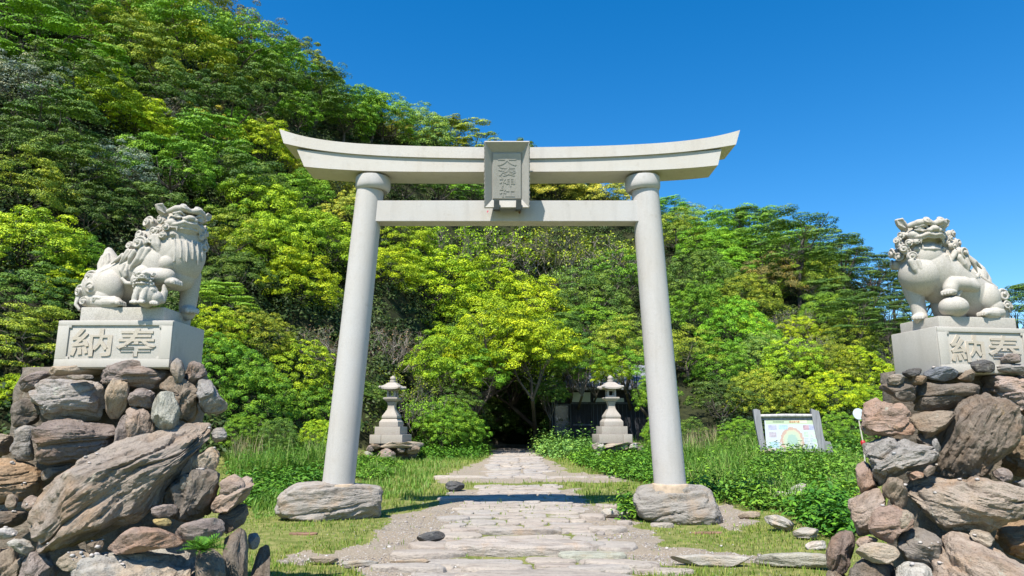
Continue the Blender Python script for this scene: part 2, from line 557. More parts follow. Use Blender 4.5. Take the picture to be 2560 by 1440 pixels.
def build_path():
    rs = np.random.default_rng(21)
    VV, QQ, TT, CC = [], [], [], []
    off = 0
    def add(o, h, tone):
        nonlocal off
        z = float(near_ground(o[:, 0].mean(), o[:, 1].mean()))
        V, Q, T = stone_slab_np(o, z, h, rs, (rs.normal(0, .012), rs.normal(0, .008)))
        wob = 0.010 * noise3(V * np.array([4, 9, 4])) + 0.006 * noise3(V * 17.0)
        V[:, 2] += wob
        VV.append(V); QQ.append(Q + off); TT.append(T + off); CC.append(np.full(len(V), tone)); off += len(V)
    y = 6.2
    rows = []
    while y < 44:
        dpt = rs.uniform(.24, .46) if y < 22 else rs.uniform(.4, .75)
        if 19.6 < y < 21.6:      # the strip of turf across the path
            y = 21.6; continue
        half = (1.22 if y < 17 else 1.1) + rs.normal(0, .09)
        x = PATH_X - half - (0.12 if y < 12 else 0)
        xe = PATH_X + half
        while x < xe - .12:
            w = min(rs.choice([rs.uniform(.22, .5), rs.uniform(.5, .95), rs.uniform(.9, 1.5)], p=[.4, .4, .2]), xe - x)
            if not (9.05 < y + dpt / 2 < 10.15 and -0.75 < x + w / 2 < 1.35):
                add(blob(x + w / 2, y + dpt / 2 + rs.normal(0, .03), w / 2 * .975, dpt / 2 * rs.uniform(.90, 1.0), 22, rs, rs.normal(0, .05), 3.0, .09), rs.uniform(.008, .04), rs.uniform(0, 1))
            x += w
        y += dpt
    # cross row of the upper landing
    x = -2.4
    while x < 4.0:
        w = rs.uniform(.7, 1.7)
        add(blob(x + w / 2, 22.1 + rs.normal(0, .06), w / 2 * .98, rs.uniform(.22, .34), 22, rs, rs.normal(0, .02), 3.2, .08), rs.uniform(.02, .05), rs.uniform(0, 1)); x += w
    # stones that step out of the path's edges
    for px, py, rx, ry in [(1240, 1437, .42, .2), (1090, 1375, .42, .2), (1060, 1395, .5, .16), (1030, 1430, .45, .13), (1130, 1300, .3, .2), (1540, 1372, .28, .33), (1460, 1372, .3, .2),
                           (1560, 1425, .42, .14), (1660, 1436, .38, .12), (1500, 1432, .4, .12), (1390, 1462, 1.0, .3), (1520, 1330, .3, .2), (1170, 1330, .3, .16), (1480, 1300, .25, .2),
                           (1530, 1268, .36, .2), (1600, 1432, .2, .1), (1130, 1250, .35, .2), (1655, 1318, .2, .1), (1560, 1312, .13, .13)]:
        X, Y = on_ground(px, py)
        add(blob(X, Y, rx, ry, 24, rs, rs.normal(0, .15), 2.4, .16), rs.uniform(.05, .09), rs.uniform(0, 1))
    me = mesh_np('path', np.concatenate(VV), [np.concatenate(QQ), np.concatenate(TT)], True, {'tone': ('FLOAT', np.concatenate(CC))})
    me.set_sharp_from_angle(angle=R(50))
    return me

def mat_flag():
    t = NT('path_stone')
    co = t.n('ShaderNodeNewGeometry').outputs['Position']
    tone = t.attr('tone')
    base = t.ramp(tone, [(0.0, (.40, .34, .285)), (0.35, (.45, .39, .325)), (0.6, (.38, .35, .315)), (0.8, (.48, .41, .33)), (1.0, (.34, .305, .275))])
    mp = t.n('ShaderNodeMapping'); mp.inputs['Scale'].default_value = (1.6, 8, 8); t.t.links.new(co, mp.inputs[0])
    b = t.noise(mp.outputs[0], 1.6, 8, 0.7)
    c = t.mix(t.ramp(b, [(0.34, 0.7), (0.5, 0.0)]), base, (.20, .165, .14))
    c = t.mix(t.ramp(b, [(0.55, 0.0), (0.7, 0.5)]), c, (.52, .47, .41))
    f = t.noise(co, 30, 4, 0.7)
    c = t.mix(t.ramp(f, [(0.32, 0.5), (0.45, 0.0)]), c, (.18, .16, .14))
    li = t.noise(co, 2.6, 6, 0.75)
    c = t.mix(t.ramp(li, [(0.6, 0.0), (0.7, 0.5)]), c, (.44, .45, .35))
    return t.finish(c, 0.85, t.bump(t.math('ADD', t.math('MULTIPLY', b, 1.4), f), 0.9, 0.03), 0.2)

M_FLAG = mat_flag()
p_o = link('path', build_path(), M_FLAG)
tag(p_o, kind='structure')
# ================================================================== the stone gate
YT = 13.0
M_TORII = mat_granite('pale_granite', (.47, .45, .425), (.53, .51, .485), 230, 0.3)
M_MORTAR = mat_plain('mortar', (.46, .36, .26), .9, .2, 12, .4, .1)
gate = empty('torii_gate', (-0.1, YT, 0))
tag(gate, 'tall pale granite torii gate spanning the stone path on two round leaning pillars', 'gate')
GL = Vector(gate.location)

def PG(px, py, Y=YT):
    return P(px, py, Y) - GL

for (bx, bw, tx, tw, rx0, rx1) in ((846, 82, 930, 67, 887, 980), (1675, 82, 1609, 67, 1559, 1652)):
    b = PG(bx, 1210); t_ = PG(tx, 436)
    b.y = t_.y = 0
    rb = bw / 2 * mpp(bx, 1205, YT) * .965; rt = tw / 2 * mpp(tx, 470, YT) * 1.0
    m = MB()
    secs = []
    for k in range(25):
        s = k / 24
        c = b.lerp(t_, s); r = rb + (rt - rb) * s
        secs.append([c + Vector((r * math.cos(a), r * math.sin(a), 0)) for a in np.linspace(0, 2 * math.pi, 48, endpoint=False)])
    m.prism(secs)
    m.build('pillar', M_TORII, gate, True, 40)
    m = MB()
    seat = PG(bx, 1211)
    aa = np.linspace(0, 2 * math.pi, 40, endpoint=False)
    wob = [1 + .05 * math.sin(3 * a + bx) + .03 * math.sin(7 * a) for a in aa]
    m.prism([[Vector((seat.x + rb * f * w * math.cos(a), rb * f * w * math.sin(a), seat.z + h)) for a, w in zip(aa, wob)] for f, h in ((1.16, -.16), (1.15, -.02), (1.10, .012), (1.0, .02))])
    m.build('mortar_seat', M_MORTAR, gate, True, 40)
    # the ring under the lintel
    top = PG((rx0 + rx1) / 2, 419); rr = (rx1 - rx0) / 2 * mpp(tx, 440, YT) * .93
    zc = [PG(tx, 462).z, PG(tx, 458).z, PG(tx, 448).z, PG(tx, 430).z, PG(tx, 424).z]
    m = MB()
    mx = (rx0 + rx1) / 2
    cx = PG(mx, 440).x
    z0, z1 = PG(mx, 466, YT - .33).z, PG(mx, 431, YT - .35).z
    hh = z1 - z0
    m.lathe([(rt * 1.0, z0 + .012), (rr * .82, z0), (rr * .93, z0 + hh * .10), (rr * .985, z0 + hh * .25), (rr, z0 + hh * .42), (rr, z0 + hh * .95), (rr * .99, z0 + hh)], 56,
            Matrix.Translation((cx, 0, 0)))
    m.build('pillar_ring', M_TORII, gate, True, 50)

def beam(name, top_pts, bot_pts, y0, y1, inset_end, mat, chamfer=0.0):
    """curved beam; point lists are photo pixels of its front face"""
    def samp(pts, n):
        P_ = [PG(x, y, YT + y0) for x, y in pts]
        xs = np.array([p.x for p in P_]); zs = np.array([p.z for p in P_])
        # smooth cubic through the traced points
        u = np.linspace(0, 1, n)
        co = np.polyfit((xs - xs.mean()), zs, 6 if len(xs) > 8 else 4)
        X = xs[0] + (xs[-1] - xs[0]) * u
        return X, np.polyval(co, X - xs.mean())
    n = 60
    tx, tz = samp(top_pts, n); bx, bz = samp(bot_pts, n)
    m = MB()
    secs = []
    for k in range(n):
        f = abs(2 * k / (n - 1) - 1)
        sgn = 1 if k > n / 2 else -1
        din = -sgn * inset_end * max(0, f)     # ends are cut obliquely, so the back is a little shorter
        secs.append([Vector((bx[k], y0, bz[k])), Vector((tx[k], y0, tz[k])), Vector((tx[k] + din, y1, tz[k])), Vector((bx[k] + din, y1, bz[k]))])
    m.prism(secs)
    o = m.build(name, mat, gate)
    return o

kas_t = [(698, 322), (780, 345), (870, 356), (1000, 364), (1150, 367), (1270, 368), (1390, 367), (1530, 364), (1670, 355), (1765, 345), (1850, 325)]
kas_b = [(709, 358), (790, 373), (870, 384), (1000, 391), (1150, 395), (1270, 396), (1390, 395), (1530, 391), (1670, 382), (1760, 374), (1840, 361)]
shi_t = [(742, 372), (870, 384), (1000, 391), (1270, 396), (1530, 391), (1670, 383), (1804, 372)]
shi_b = [(760, 416), (870, 425), (1000, 428.5), (1270, 429), (1530, 428), (1680, 422), (1795, 413)]
M_LINTEL = mat_granite('lintel_granite', (.51, .475, .425), (.57, .54, .495), 230, 0.3)
beam('top_lintel', kas_t, kas_b, -.375, .375, .0, M_LINTEL)
beam('lower_lintel', [(x, y + 1) for x, y in shi_t], shi_b, -.335, .335, .0, M_LINTEL)
# tie beam between the pillars
c1, c2 = PG(955, 501, YT - .17), PG(1584, 553, YT - .17)
lft, rgt = PG(930, 525).x, PG(1622, 525).x
M_TIE = mat_granite('pale_granite_stained', (.47, .45, .425), (.53, .51, .485), 230, 0.3,
                    [(tuple(P(1300, 532, YT - .17)), (.09, .1, .10), (.20, .08, .04), .95), (tuple(P(1237, 526, YT - .17)), (.10, .1, .06), (.16, .13, .11), .8), (tuple(P(1219, 529, YT - .17)), (.06, .1, .08), (.62, .10, .16), .9)])
m = MB(); m.box(lft, rgt, -.17, .17, c2.z, c1.z, bevel=.01)
m.build('tie_beam', M_TIE, gate)

# name tablet
M_TAB = mat_granite('tablet_granite', (.36, .345, .315), (.43, .415, .38), 260, 0.5)
YP = YT - .62
wx0, wx1 = P(1211, 440, YP), P(1324, 440, YP)
zt, zb = P(1267, 355, YP - .12).z, P(1267, 521, YP + .14).z
W = wx1.x - wx0.x; H = (zt - zb)
tilt = math.atan2(.30, H)
TM = Matrix.Translation(Vector(((wx0.x + wx1.x) / 2, YP + .14, zb)) - GL) @ Matrix.Rotation(tilt, 4, 'X')
LH = H / math.cos(tilt)
m = MB()
bm = m.bm
def ring(x, z0, z1, y): return [bm.verts.new(TM @ Vector(p)) for p in ((-x, y, z0), (x, y, z0), (x, y, z1), (-x, y, z1))]
rs_ = [ring(W / 2 * .90, .03, LH - .03, .20), ring(W / 2, 0, LH, -.02), ring(W / 2 * .965, .02, LH - .02, -.045), ring(W / 2 * .66, .17, LH - .20, .07), ring(W / 2 * .61, .19, LH - .22, .045), ]
for a, b in zip(rs_, rs_[1:]):
    for k in range(4): bm.faces.new((a[k], a[(k + 1) % 4], b[(k + 1) % 4], b[k]))
bm.faces.new(rs_[0][::-1]); bm.faces.new(rs_[-1])
# little notches round the rim
for k in range(15):
    z = LH * (k + .5) / 15
    for s in (-1, 1): m.box(s * W / 2 - .006, s * W / 2 + .006, -.044, .0, z - .022, z + .022, M=TM, bevel=.006)
tab = m.build('name_tablet', M_TAB, gate)

def text_mesh(s, size, extrude, bold, name, bevel=0.0):
    cu = bpy.data.curves.new(name, 'FONT')
    cu.body = s; cu.size = size; cu.extrude = extrude; cu.offset = bold
    cu.bevel_depth = bevel; cu.bevel_resolution = 1
    cu.align_x = 'CENTER'; cu.align_y = 'CENTER'
    cu.resolution_u = 3
    o = bpy.data.objects.new(name, cu); COL.objects.link(o)
    dg = bpy.context.evaluated_depsgraph_get()
    me = bpy.data.meshes.new_from_object(o.evaluated_get(dg))
    bpy.data.objects.remove(o)
    co = np.zeros(len(me.vertices) * 3, np.float32); me.vertices.foreach_get('co', co); co = co.reshape(-1, 3)
    return me, co

def placed_text(parts, mat, parent, name, M):
    """parts: (char, cx, cz, w, h); text fitted into boxes in the plane of M (x right, z up, front -y)"""
    bm = bmesh.new()
    for ch, cx, cz, w, h, ex, bold in parts:
        me, co = text_mesh(ch, 1.0, .05, bold, 'glyph')
        lo, hi = co.min(0), co.max(0)
        q = np.empty_like(co)
        q[:, 0] = cx + ((co[:, 0] - lo[0]) / (hi[0] - lo[0]) - .5) * w
        q[:, 2] = cz + ((co[:, 1] - lo[1]) / (hi[1] - lo[1]) - .5) * h
        q[:, 1] = -((co[:, 2] - lo[2]) / max(1e-6, hi[2] - lo[2])) * ex
        me.vertices.foreach_set('co', q.astype(np.float32).ravel())
        bm.from_mesh(me)
        bpy.data.meshes.remove(me)
    bm.transform(M)
    bmesh.ops.recalc_face_normals(bm, faces=bm.faces)
    me = bpy.data.meshes.new(name); bm.to_mesh(me); bm.free()
    return link(name, me, mat, parent)

IM = TM @ Matrix.Translation((0, .046, 0))
hgt = (LH - .47) / 4
zz = LH - .26 - hgt / 2
parts = []
for ch, wf in (('大', .42), ('湊', .38), ('神', .35), ('社', .34)):
    parts.append((ch, 0, zz, W * wf, hgt * .92, .007, .006)); zz -= hgt * 1.0
placed_text(parts, M_TAB, tab, 'inscription', IM)
M_IRON = mat_plain('dark_bronze', (.045, .05, .048), 0.55, .3, 20, .2, .5)
for px in (1240.5, 1297):
    a = (px - 1267) / (1325 - 1209) * W
    m = MB(); m.box(a - .055, a + .055, -.085, -.03, -.03, .155, M=TM, bevel=.008, taper=.9)
    m.box(a - .05, a + .05, -.03, .32, -.034, -.004, M=TM)
    m.build('bracket', M_IRON, gate)
# ================================================================== stone lions and pedestals
M_LION = mat_granite('lion_granite', (.44, .41, .36), (.55, .515, .46), 210, 0.6)
M_PED = mat_granite('pedestal_granite', (.47, .44, .39), (.53, .50, .45), 330, 0.3)
M_PEDR = mat_granite('pedestal_letter_granite', (.48, .42, .34), (.54, .48, .40), 330, 0.3)

def _ico(sub):
    bm = bmesh.new(); bmesh.ops.create_icosphere(bm, subdivisions=sub, radius=1)
    v = np.array([x.co[:] for x in bm.verts]); bm.verts.ensure_lookup_table()
    t = np.array([[x.index for x in f.verts] for f in bm.faces]); bm.free()
    return v, t
ICO = {k: _ico(k) for k in (2, 3, 4, 5)}

class Clay:
    """blobs of clay that are fused into one skin"""
    def __init__(self, x0, z0, s):
        self.x0, self.z0, self.s = x0, z0, s
        self.V, self.T, self.n = [], [], 0
    def put(self, sub, q):
        """adds a deformed ball; q: its points in tracing units"""
        self.V.append(np.column_stack([(q[:, 0] - self.x0) / self.s, q[:, 1] / self.s, (self.z0 - q[:, 2]) / self.s]))
        self.T.append(ICO[sub][1] + self.n); self.n += len(q)
    def ell(self, x, y, z, rx, ry, rz, rot=0.0, sub=3):
        """rx along x, ry in depth, rz upright (tracing units); rot turns it in the picture plane"""
        if max(rx, ry, rz) > 48: sub = 5
        c, s = math.cos(R(rot)), math.sin(R(rot))
        u = ICO[sub][0] * np.array([rx, ry, rz])
        self.put(sub, np.column_stack([x + u[:, 0] * c - u[:, 2] * s, y + u[:, 1], z - (u[:, 0] * s + u[:, 2] * c)]))
    def tube(self, pts, n=10):
        pts = np.array(pts, float)
        t = np.linspace(0, len(pts) - 1, n * (len(pts) - 1) + 1)
        k = np.arange(len(pts))
        for a in t:
            x, y, z, r = [float(np.interp(a, k, pts[:, i])) for i in range(4)]
            self.ell(x, y, z, r, r, r, sub=2)
    def curl(self, x, y, z, r, facing=(0, -1, 0), turn=1.0, h=.5, phase=0.0):
        """a carved snail curl: dome with a raised spiral"""
        f = Vector(facing).normalized()
        a = Vector((0, 0, 1)).cross(f)
        a = a.normalized() if a.length > .1 else Vector((1, 0, 0))
        b = f.cross(a)
        def sph(off, rad):
            self.ell(x + off.x, y + off.y, z - off.z, rad, rad, rad, sub=2)
        for k in range(34):
            q = k / 33
            ang = phase + turn * q * 2.9 * math.pi
            rr = r * (0.84 - .66 * q)
            o = a * math.cos(ang) * rr + b * math.sin(ang) * rr + f * r * (.22 + .42 * q)
            sph(o, r * (.175 - .03 * q))
        sph(f * r * .52, r * .20)
        sph(f * r * -.36, r * .82)
    def mesh(self, voxel, name, smooth_it=2):
        me = mesh_np(name, np.concatenate(self.V), [np.concatenate(self.T)])
        o = bpy.data.objects.new(name, me); COL.objects.link(o)
        m = o.modifiers.new('r', 'REMESH'); m.mode = 'VOXEL'; m.voxel_size = voxel; m.use_smooth_shade = True
        s = o.modifiers.new('s', 'SMOOTH'); s.iterations = smooth_it; s.factor = .5
        dg = bpy.context.evaluated_depsgraph_get()
        m2 = bpy.data.meshes.new_from_object(o.evaluated_get(dg))
        bpy.data.objects.remove(o); bpy.data.meshes.remove(me)
        m2.name = name
        return m2

def head(c, hx, hy, hz, s, yaw, pitch=0.0, open_mouth=False, detail=True):
    """hx,hy,hz: head centre in tracing units, s: half width; yaw turns the face (0 = towards -y, + = towards +x)"""
    cy, sy = math.cos(yaw), math.sin(yaw); cp_, sp_ = math.cos(pitch), math.sin(pitch)
    def tf(X, Y, Z):        # X to the viewer's right when facing it, Y out of the face, Z up
        Y, Z = Y * cp_ - Z * sp_, Y * sp_ + Z * cp_
        return hx + s * (X * cy + Y * sy), hy + s * (X * sy - Y * cy), hz - s * Z
    def E(X, Y, Z, a, b, d, sub=3):
        # ellipsoid with axes in the face's own frame
        if max(a, b, d) * s > 48: sub = 5
        u = ICO[sub][0]
        c.put(sub, np.column_stack(tf(X + u[:, 0] * a, Y + u[:, 1] * b, Z + u[:, 2] * d)))
    def T(pts, n=7):
        pts = np.array(pts, float); k = np.arange(len(pts))
        for a in np.linspace(0, len(pts) - 1, n * (len(pts) - 1) + 1):
            X, Y, Z, r = [float(np.interp(a, k, pts[:, i])) for i in range(4)]
            E(X, Y, Z, r, r, r, 2)
    def C(X, Y, Z, r, d=(0, 1, 0), turn=1, ph=0):
        x, y, z = tf(X, Y, Z); o = tf(X + d[0], Y + d[1], Z + d[2])
        c.curl(x, y, z, r * s, (o[0] - x, o[1] - y, -(o[2] - z)), turn, phase=ph)
    up = .12 if open_mouth else 0.0
    E(0, -.18, .12, .86, .86, .74)                   # skull
    E(0, .30, .60, .70, .42, .20)                    # flat crown above the brows
    E(0, .50, -.02 + up, .56, .46, .26)              # upper muzzle
    E(0, .93, .20 + up, .25, .18, .15)               # nose
    for q in (-1, 1):
        E(q * .22, .92, .13 + up, .15, .15, .12)     # nostril wings
        E(q * .23, 1.03, .10 + up, .05, .05, .04, 2)
        E(q * .50, .66, .30 + up * .4, .20, .16, .15)     # eyeball
        T([(q * .26, .84, .34 + up * .4, .05), (q * .48, .86, .44 + up * .4, .055), (q * .74, .66, .36 + up * .4, .05)])
        T([(q * .28, .82, .24 + up * .4, .04), (q * .50, .82, .17 + up * .4, .05), (q * .74, .62, .24 + up * .4, .045)])
        # heavy brow rolls
        T([(q * .06, .86, .58, .13), (q * .32, .86, .66, .17), (q * .62, .68, .62, .17), (q * .86, .40, .50, .12)])
        if detail:
            C(q * .34, .84, .70, .24, (0, .8, .6), q)
        # cheeks
        E(q * .62, .34, -.05 + up, .30, .34, .24)
        # wavy upper lip
        T([(q * .02, .98, -.10 + up, .085), (q * .28, .95, -.04 + up, .09), (q * .56, .74, -.16 + up, .095), (q * .76, .46, -.16 + up, .09), (q * .90, .22, -.02 + up, .07)])
        T([(q * .02, .94, -.22 + up, .06), (q * .30, .90, -.18 + up, .065), (q * .58, .68, -.30 + up, .065), (q * .80, .40, -.30 + up, .06)])
        # fangs
        T([(q * .52, .74, -.28 + up, .07), (q * .54, .76, -.48 + up, .03)], 5)
        # ears
        T([(q * .80, -.10, .46, .22), (q * 1.02, -.04, .66, .23), (q * 1.16, .00, .74, .17), (q * 1.30, .02, .80, .07)], 9)
        T([(q * .84, .14, .52, .05), (q * 1.10, .20, .86, .06), (q * 1.32, .10, .82, .04), (q * 1.22, .12, .58, .05), (q * .95, .16, .44, .05)], 7)
        if detail:
            C(q * .93, .42, -.30, .22, (q * .6, .8, 0), q); C(q * .98, .30, -.72, .23, (q * .7, .7, 0), -q)
            C(q * 1.02, .02, .10, .24, (q * .9, .4, 0), q); C(q * 1.08, -.06, -.42, .26, (q * .9, .4, 0), -q)
            C(q * 1.04, -.12, -.92, .28, (q * .9, .5, 0), q); C(q * .66, .56, -.62, .15, (q * .5, .9, 0), q)
    jz = -.70 if open_mouth else -.40
    if open_mouth:
        E(0, .38, jz, .54, .44, .15)
        T([(-.60, .36, jz + .12, .08), (-.34, .74, jz + .08, .085), (0, .86, jz + .07, .085), (.34, .74, jz + .08, .085), (.60, .36, jz + .12, .08)])
        E(0, .60, jz + .20, .22, .26, .13)           # tongue
        for q in (-1, 1):
            E(q * .68, .12, -.40, .16, .30, .40)     # corners of the jaw
            T([(q * .42, .68, jz + .12, .06), (q * .42, .70, jz + .28, .03)], 4)
    else:
        E(0, .44, jz, .54, .44, .22)
        T([(-.62, .46, jz + .10, .07), (-.34, .80, jz + .06, .08), (0, .90, jz + .06, .08), (.34, .80, jz + .06, .08), (.62, .46, jz + .10, .07)])
    # beard under the chin
    for k in range(13):
        X = -.56 + .0933 * k
        y0 = .60 - .5 * X * X
        L = .62 if k % 2 else .82
        T([(X, y0, jz - .06, .055), (X * .96, y0 - .14, jz - .06 - L * .5, .05), (X * .9 + .03 * (-1) ** k, y0 - .24, jz - L, .02)], 8)

def strands(c, lst):
    for p in lst: c.tube(p, 9)

def foot(c, x, y, z, s, dirx, diry):
    """paw with four toes; (dirx, diry) points forward"""
    px, py = -diry, dirx
    c.ell(x, y, z, s * 1.0, s * .95, s * .62)
    for k in (-1.5, -.5, .5, 1.5):
        fx, fy = x + dirx * s * .75 + px * k * s * .42, y + diry * s * .75 + py * k * s * .42
        c.ell(fx, fy, z + s * .12, s * .36, s * .36, s * .42, sub=2)
        c.ell(fx + dirx * s * .25, fy + diry * s * .25, z + s * .34, s * .16, s * .16, s * .18, sub=2)

def common_back(c, F, x):
    pass

# ---- the lion with the cub, traced from the photograph (x to the right, z down, 876 units to the metre)
def lion_with_cub():
    c = Clay(980, 985, 835)
    c.tube([(745, 0, 800, 150), (900, 0, 735, 160), (1050, 0, 655, 175), (1180, 0, 590, 190), (1290, 0, 540, 195)], 16)
    c.ell(1290, -10, 420, 165, 165, 160); c.ell(1320, -20, 570, 165, 175, 200); c.ell(1310, -10, 700, 120, 140, 120)
    c.ell(1140, 0, 430, 115, 150, 160)
    head(c, 1320, -40, 320, 158, R(46), R(2))
    # far foreleg, straight down
    c.tube([(1340, 110, 680, 85), (1345, 120, 840, 66), (1340, 120, 930, 62), (1345, 115, 970, 60)])
    foot(c, 1365, 90, 955, 62, .8, -.6)
    for k in range(9):
        a = -1.15 + k * .26
        c.tube([(1315 + 160 * math.sin(a + .5), -20 - 160 * math.cos(a + .5), 455, 6), (1330 + 164 * math.sin(a + .5), -20 - 168 * math.cos(a + .5), 540, 8), (1330 + 166 * math.sin(a + .52), -20 - 172 * math.cos(a + .52), 600 + 30 * (k % 2), 5)])
    # near foreleg resting on the cub
    c.ell(1190, -150, 640, 105, 60, 125); c.ell(1130, -165, 730, 85, 60, 80)
    c.tube([(1100, -170, 770, 60), (1200, -185, 745, 62), (1310, -180, 745, 58)])
    foot(c, 1350, -180, 790, 58, .9, -.3)
    c.ell(1290, -165, 640, 60, 50, 60)
    # haunches
    c.ell(870, -130, 810, 100, 80, 125, 12); c.ell(870, 130, 810, 100, 80, 125, 12)
    c.ell(850, -120, 890, 90, 80, 80); c.ell(740, 0, 900, 120, 130, 90)
    for q in (-1, 1):
        c.tube([(790, q * 150, 930, 48), (880, q * 190, 945, 46), (960, q * 200, 945, 44)])
        foot(c, 965, q * 200, 948, 50, 1, -.15)
    c.tube([(800, -200, 905, 10), (850, -212, 915, 14), (950, -205, 905, 10)])
    # flame tail and the curls round its root
    c.tube([(830, 0, 690, 80), (790, 0, 620, 68), (760, 0, 560, 54), (748, 0, 510, 34), (742, 0, 484, 12)])
    c.tube([(720, -10, 560, 26), (712, -20, 620, 30), (740, -40, 690, 34)])
    c.tube([(770, -52, 540, 12), (790, -62, 600, 15), (775, -66, 660, 17), (790, -80, 720, 12)])
    c.tube([(735, -44, 560, 10), (745, -60, 620, 14), (765, -70, 690, 12)])
    c.ell(680, 0, 800, 100, 110, 130)
    c.tube([(630, 20, 760, 60), (590, 10, 850, 55), (580, 0, 930, 40), (610, 0, 965, 30)])
    c.curl(700, -95, 735, 62, (-.2, -1, .1), 1); c.curl(722, -120, 812, 58, (0, -1, 0), -1); c.curl(612, -60, 835, 60, (-.5, -.9, 0), 1)
    c.curl(665, -100, 920, 42, (-.1, -1, 0), 1); c.curl(560 + 60, 40, 760, 50, (-.9, -.3, .2), 1); c.curl(800, -195, 915, 30, (0, -1, 0), 1)
    c.curl(735, 110, 760, 60, (0, 1, 0), 1); c.curl(650, 100, 860, 60, (-.3, 1, 0), 1)
    for k in range(6):
        c.tube([(590 + k * 4, -40 - k * 6, 800 + k * 12, 12), (572 + k * 4, -46 - k * 7, 900 + k * 8, 14), (600 + k * 5, -50 - k * 7, 975, 10)])
    # mane curls
    for x, y, z, r, f, t in [(1105, -120, 315, 60, (-.45, -.9, .2), 1), (1058, -125, 415, 58, (-.4, -.9, .1), -1), (1085, -178, 492, 66, (-.2, -1, .1), 1), (985, -135, 500, 40, (-.2, -1, .2), 1),
                             (1165, -150, 385, 44, (-.1, -1, 0), -1), (1170, -60, 260, 52, (-.6, -.3, .8), 1), (1080, 20, 340, 60, (-.8, 0, .5), 1), (1030, 10, 440, 56, (-.7, 0, .6), 1),
                             (1110, 120, 330, 60, (-.4, .9, .2), 1), (1070, 150, 440, 62, (-.3, 1, 0), 1), (1180, 170, 420, 62, (0, 1, 0), 1), (1170, -185, 470, 38, (.1, -1, 0), 1),
                             (1455, -20, 400, 42, (.9, -.4, 0), 1), (1470, 0, 480, 44, (.9, -.3, 0), -1), (1450, 60, 350, 44, (.9, .2, .2), 1), (1440, 100, 450, 50, (.8, .6, 0), 1), (980, -152, 730, 32, (0, -1, 0), 1)]:
        c.curl(x, y, z, r, f, t)
    strands(c, [[(1110, -185, 540, 30), (1085, -188, 610, 26), (1040, -178, 660, 16), (1022, -172, 690, 6)], [(1150, -185, 540, 24), (1120, -190, 610, 20), (1060, -182, 660, 8)],
                [(1050, -180, 555, 24), (1020, -176, 600, 22), (1005, -170, 640, 8)], [(985, -158, 545, 20), (960, -160, 590, 18), (930, -155, 640, 6)],
                [(1010, -160, 540, 14), (985, -164, 585, 14), (955, -160, 625, 6)], [(940, -145, 570, 16), (900, -148, 610, 14), (860, -145, 640, 5)],
                [(1180, -182, 440, 26), (1195, -190, 500, 24), (1222, -190, 555, 8)], [(1210, -182, 430, 18), (1225, -190, 500, 18), (1235, -192, 545, 6)],
                [(860, -130, 660, 10), (800, -128, 690, 12), (735, -120, 722, 8)], [(880, -140, 690, 8), (810, -138, 710, 11), (745, -126, 735, 8)],
                [(975, -165, 650, 16), (960, -172, 700, 20), (985, -168, 740, 14)], [(1000, -168, 655, 10), (995, -174, 700, 14), (1000, -170, 735, 8)],
                [(970, -172, 760, 12), (1010, -176, 795, 16), (1080, -178, 800, 14), (1110, -186, 790, 8)],
                [(1430, -90, 470, 20), (1440, -80, 540, 22), (1420, -85, 610, 8)], [(1450, -40, 500, 18), (1455, -40, 570, 18), (1440, -50, 630, 6)]])
    return c.mesh(.0046, 'body', 2)

def cub_mesh():
    c = Clay(980, 985, 835)
    c.ell(1215, -255, 900, 78, 62, 92); c.ell(1200, -270, 850, 60, 55, 60)
    head(c, 1195, -290, 790, 58, R(14), 0, True, True)
    c.tube([(1170, -300, 860, 26), (1160, -312, 920, 24), (1158, -315, 955, 22)]); foot(c, 1160, -318, 962, 27, .1, -1)
    c.tube([(1225, -300, 870, 26), (1215, -315, 930, 24), (1212, -318, 955, 22)]); foot(c, 1214, -322, 962, 27, .1, -1)
    c.ell(1270, -240, 920, 50, 55, 55); foot(c, 1275, -270, 962, 32, .5, -.85)
    c.tube([(1300, -210, 930, 30), (1310, -200, 870, 26), (1305, -205, 820, 12)])
    for x, z, r in ((1140, 830, 22), (1145, 870, 24), (1250, 830, 24), (1262, 870, 26), (1250, 905, 22)):
        c.curl(x, -285, z, r, (-.2 if x < 1200 else .4, -1, 0), 1)
    return c.mesh(.0040, 'cub', 1)

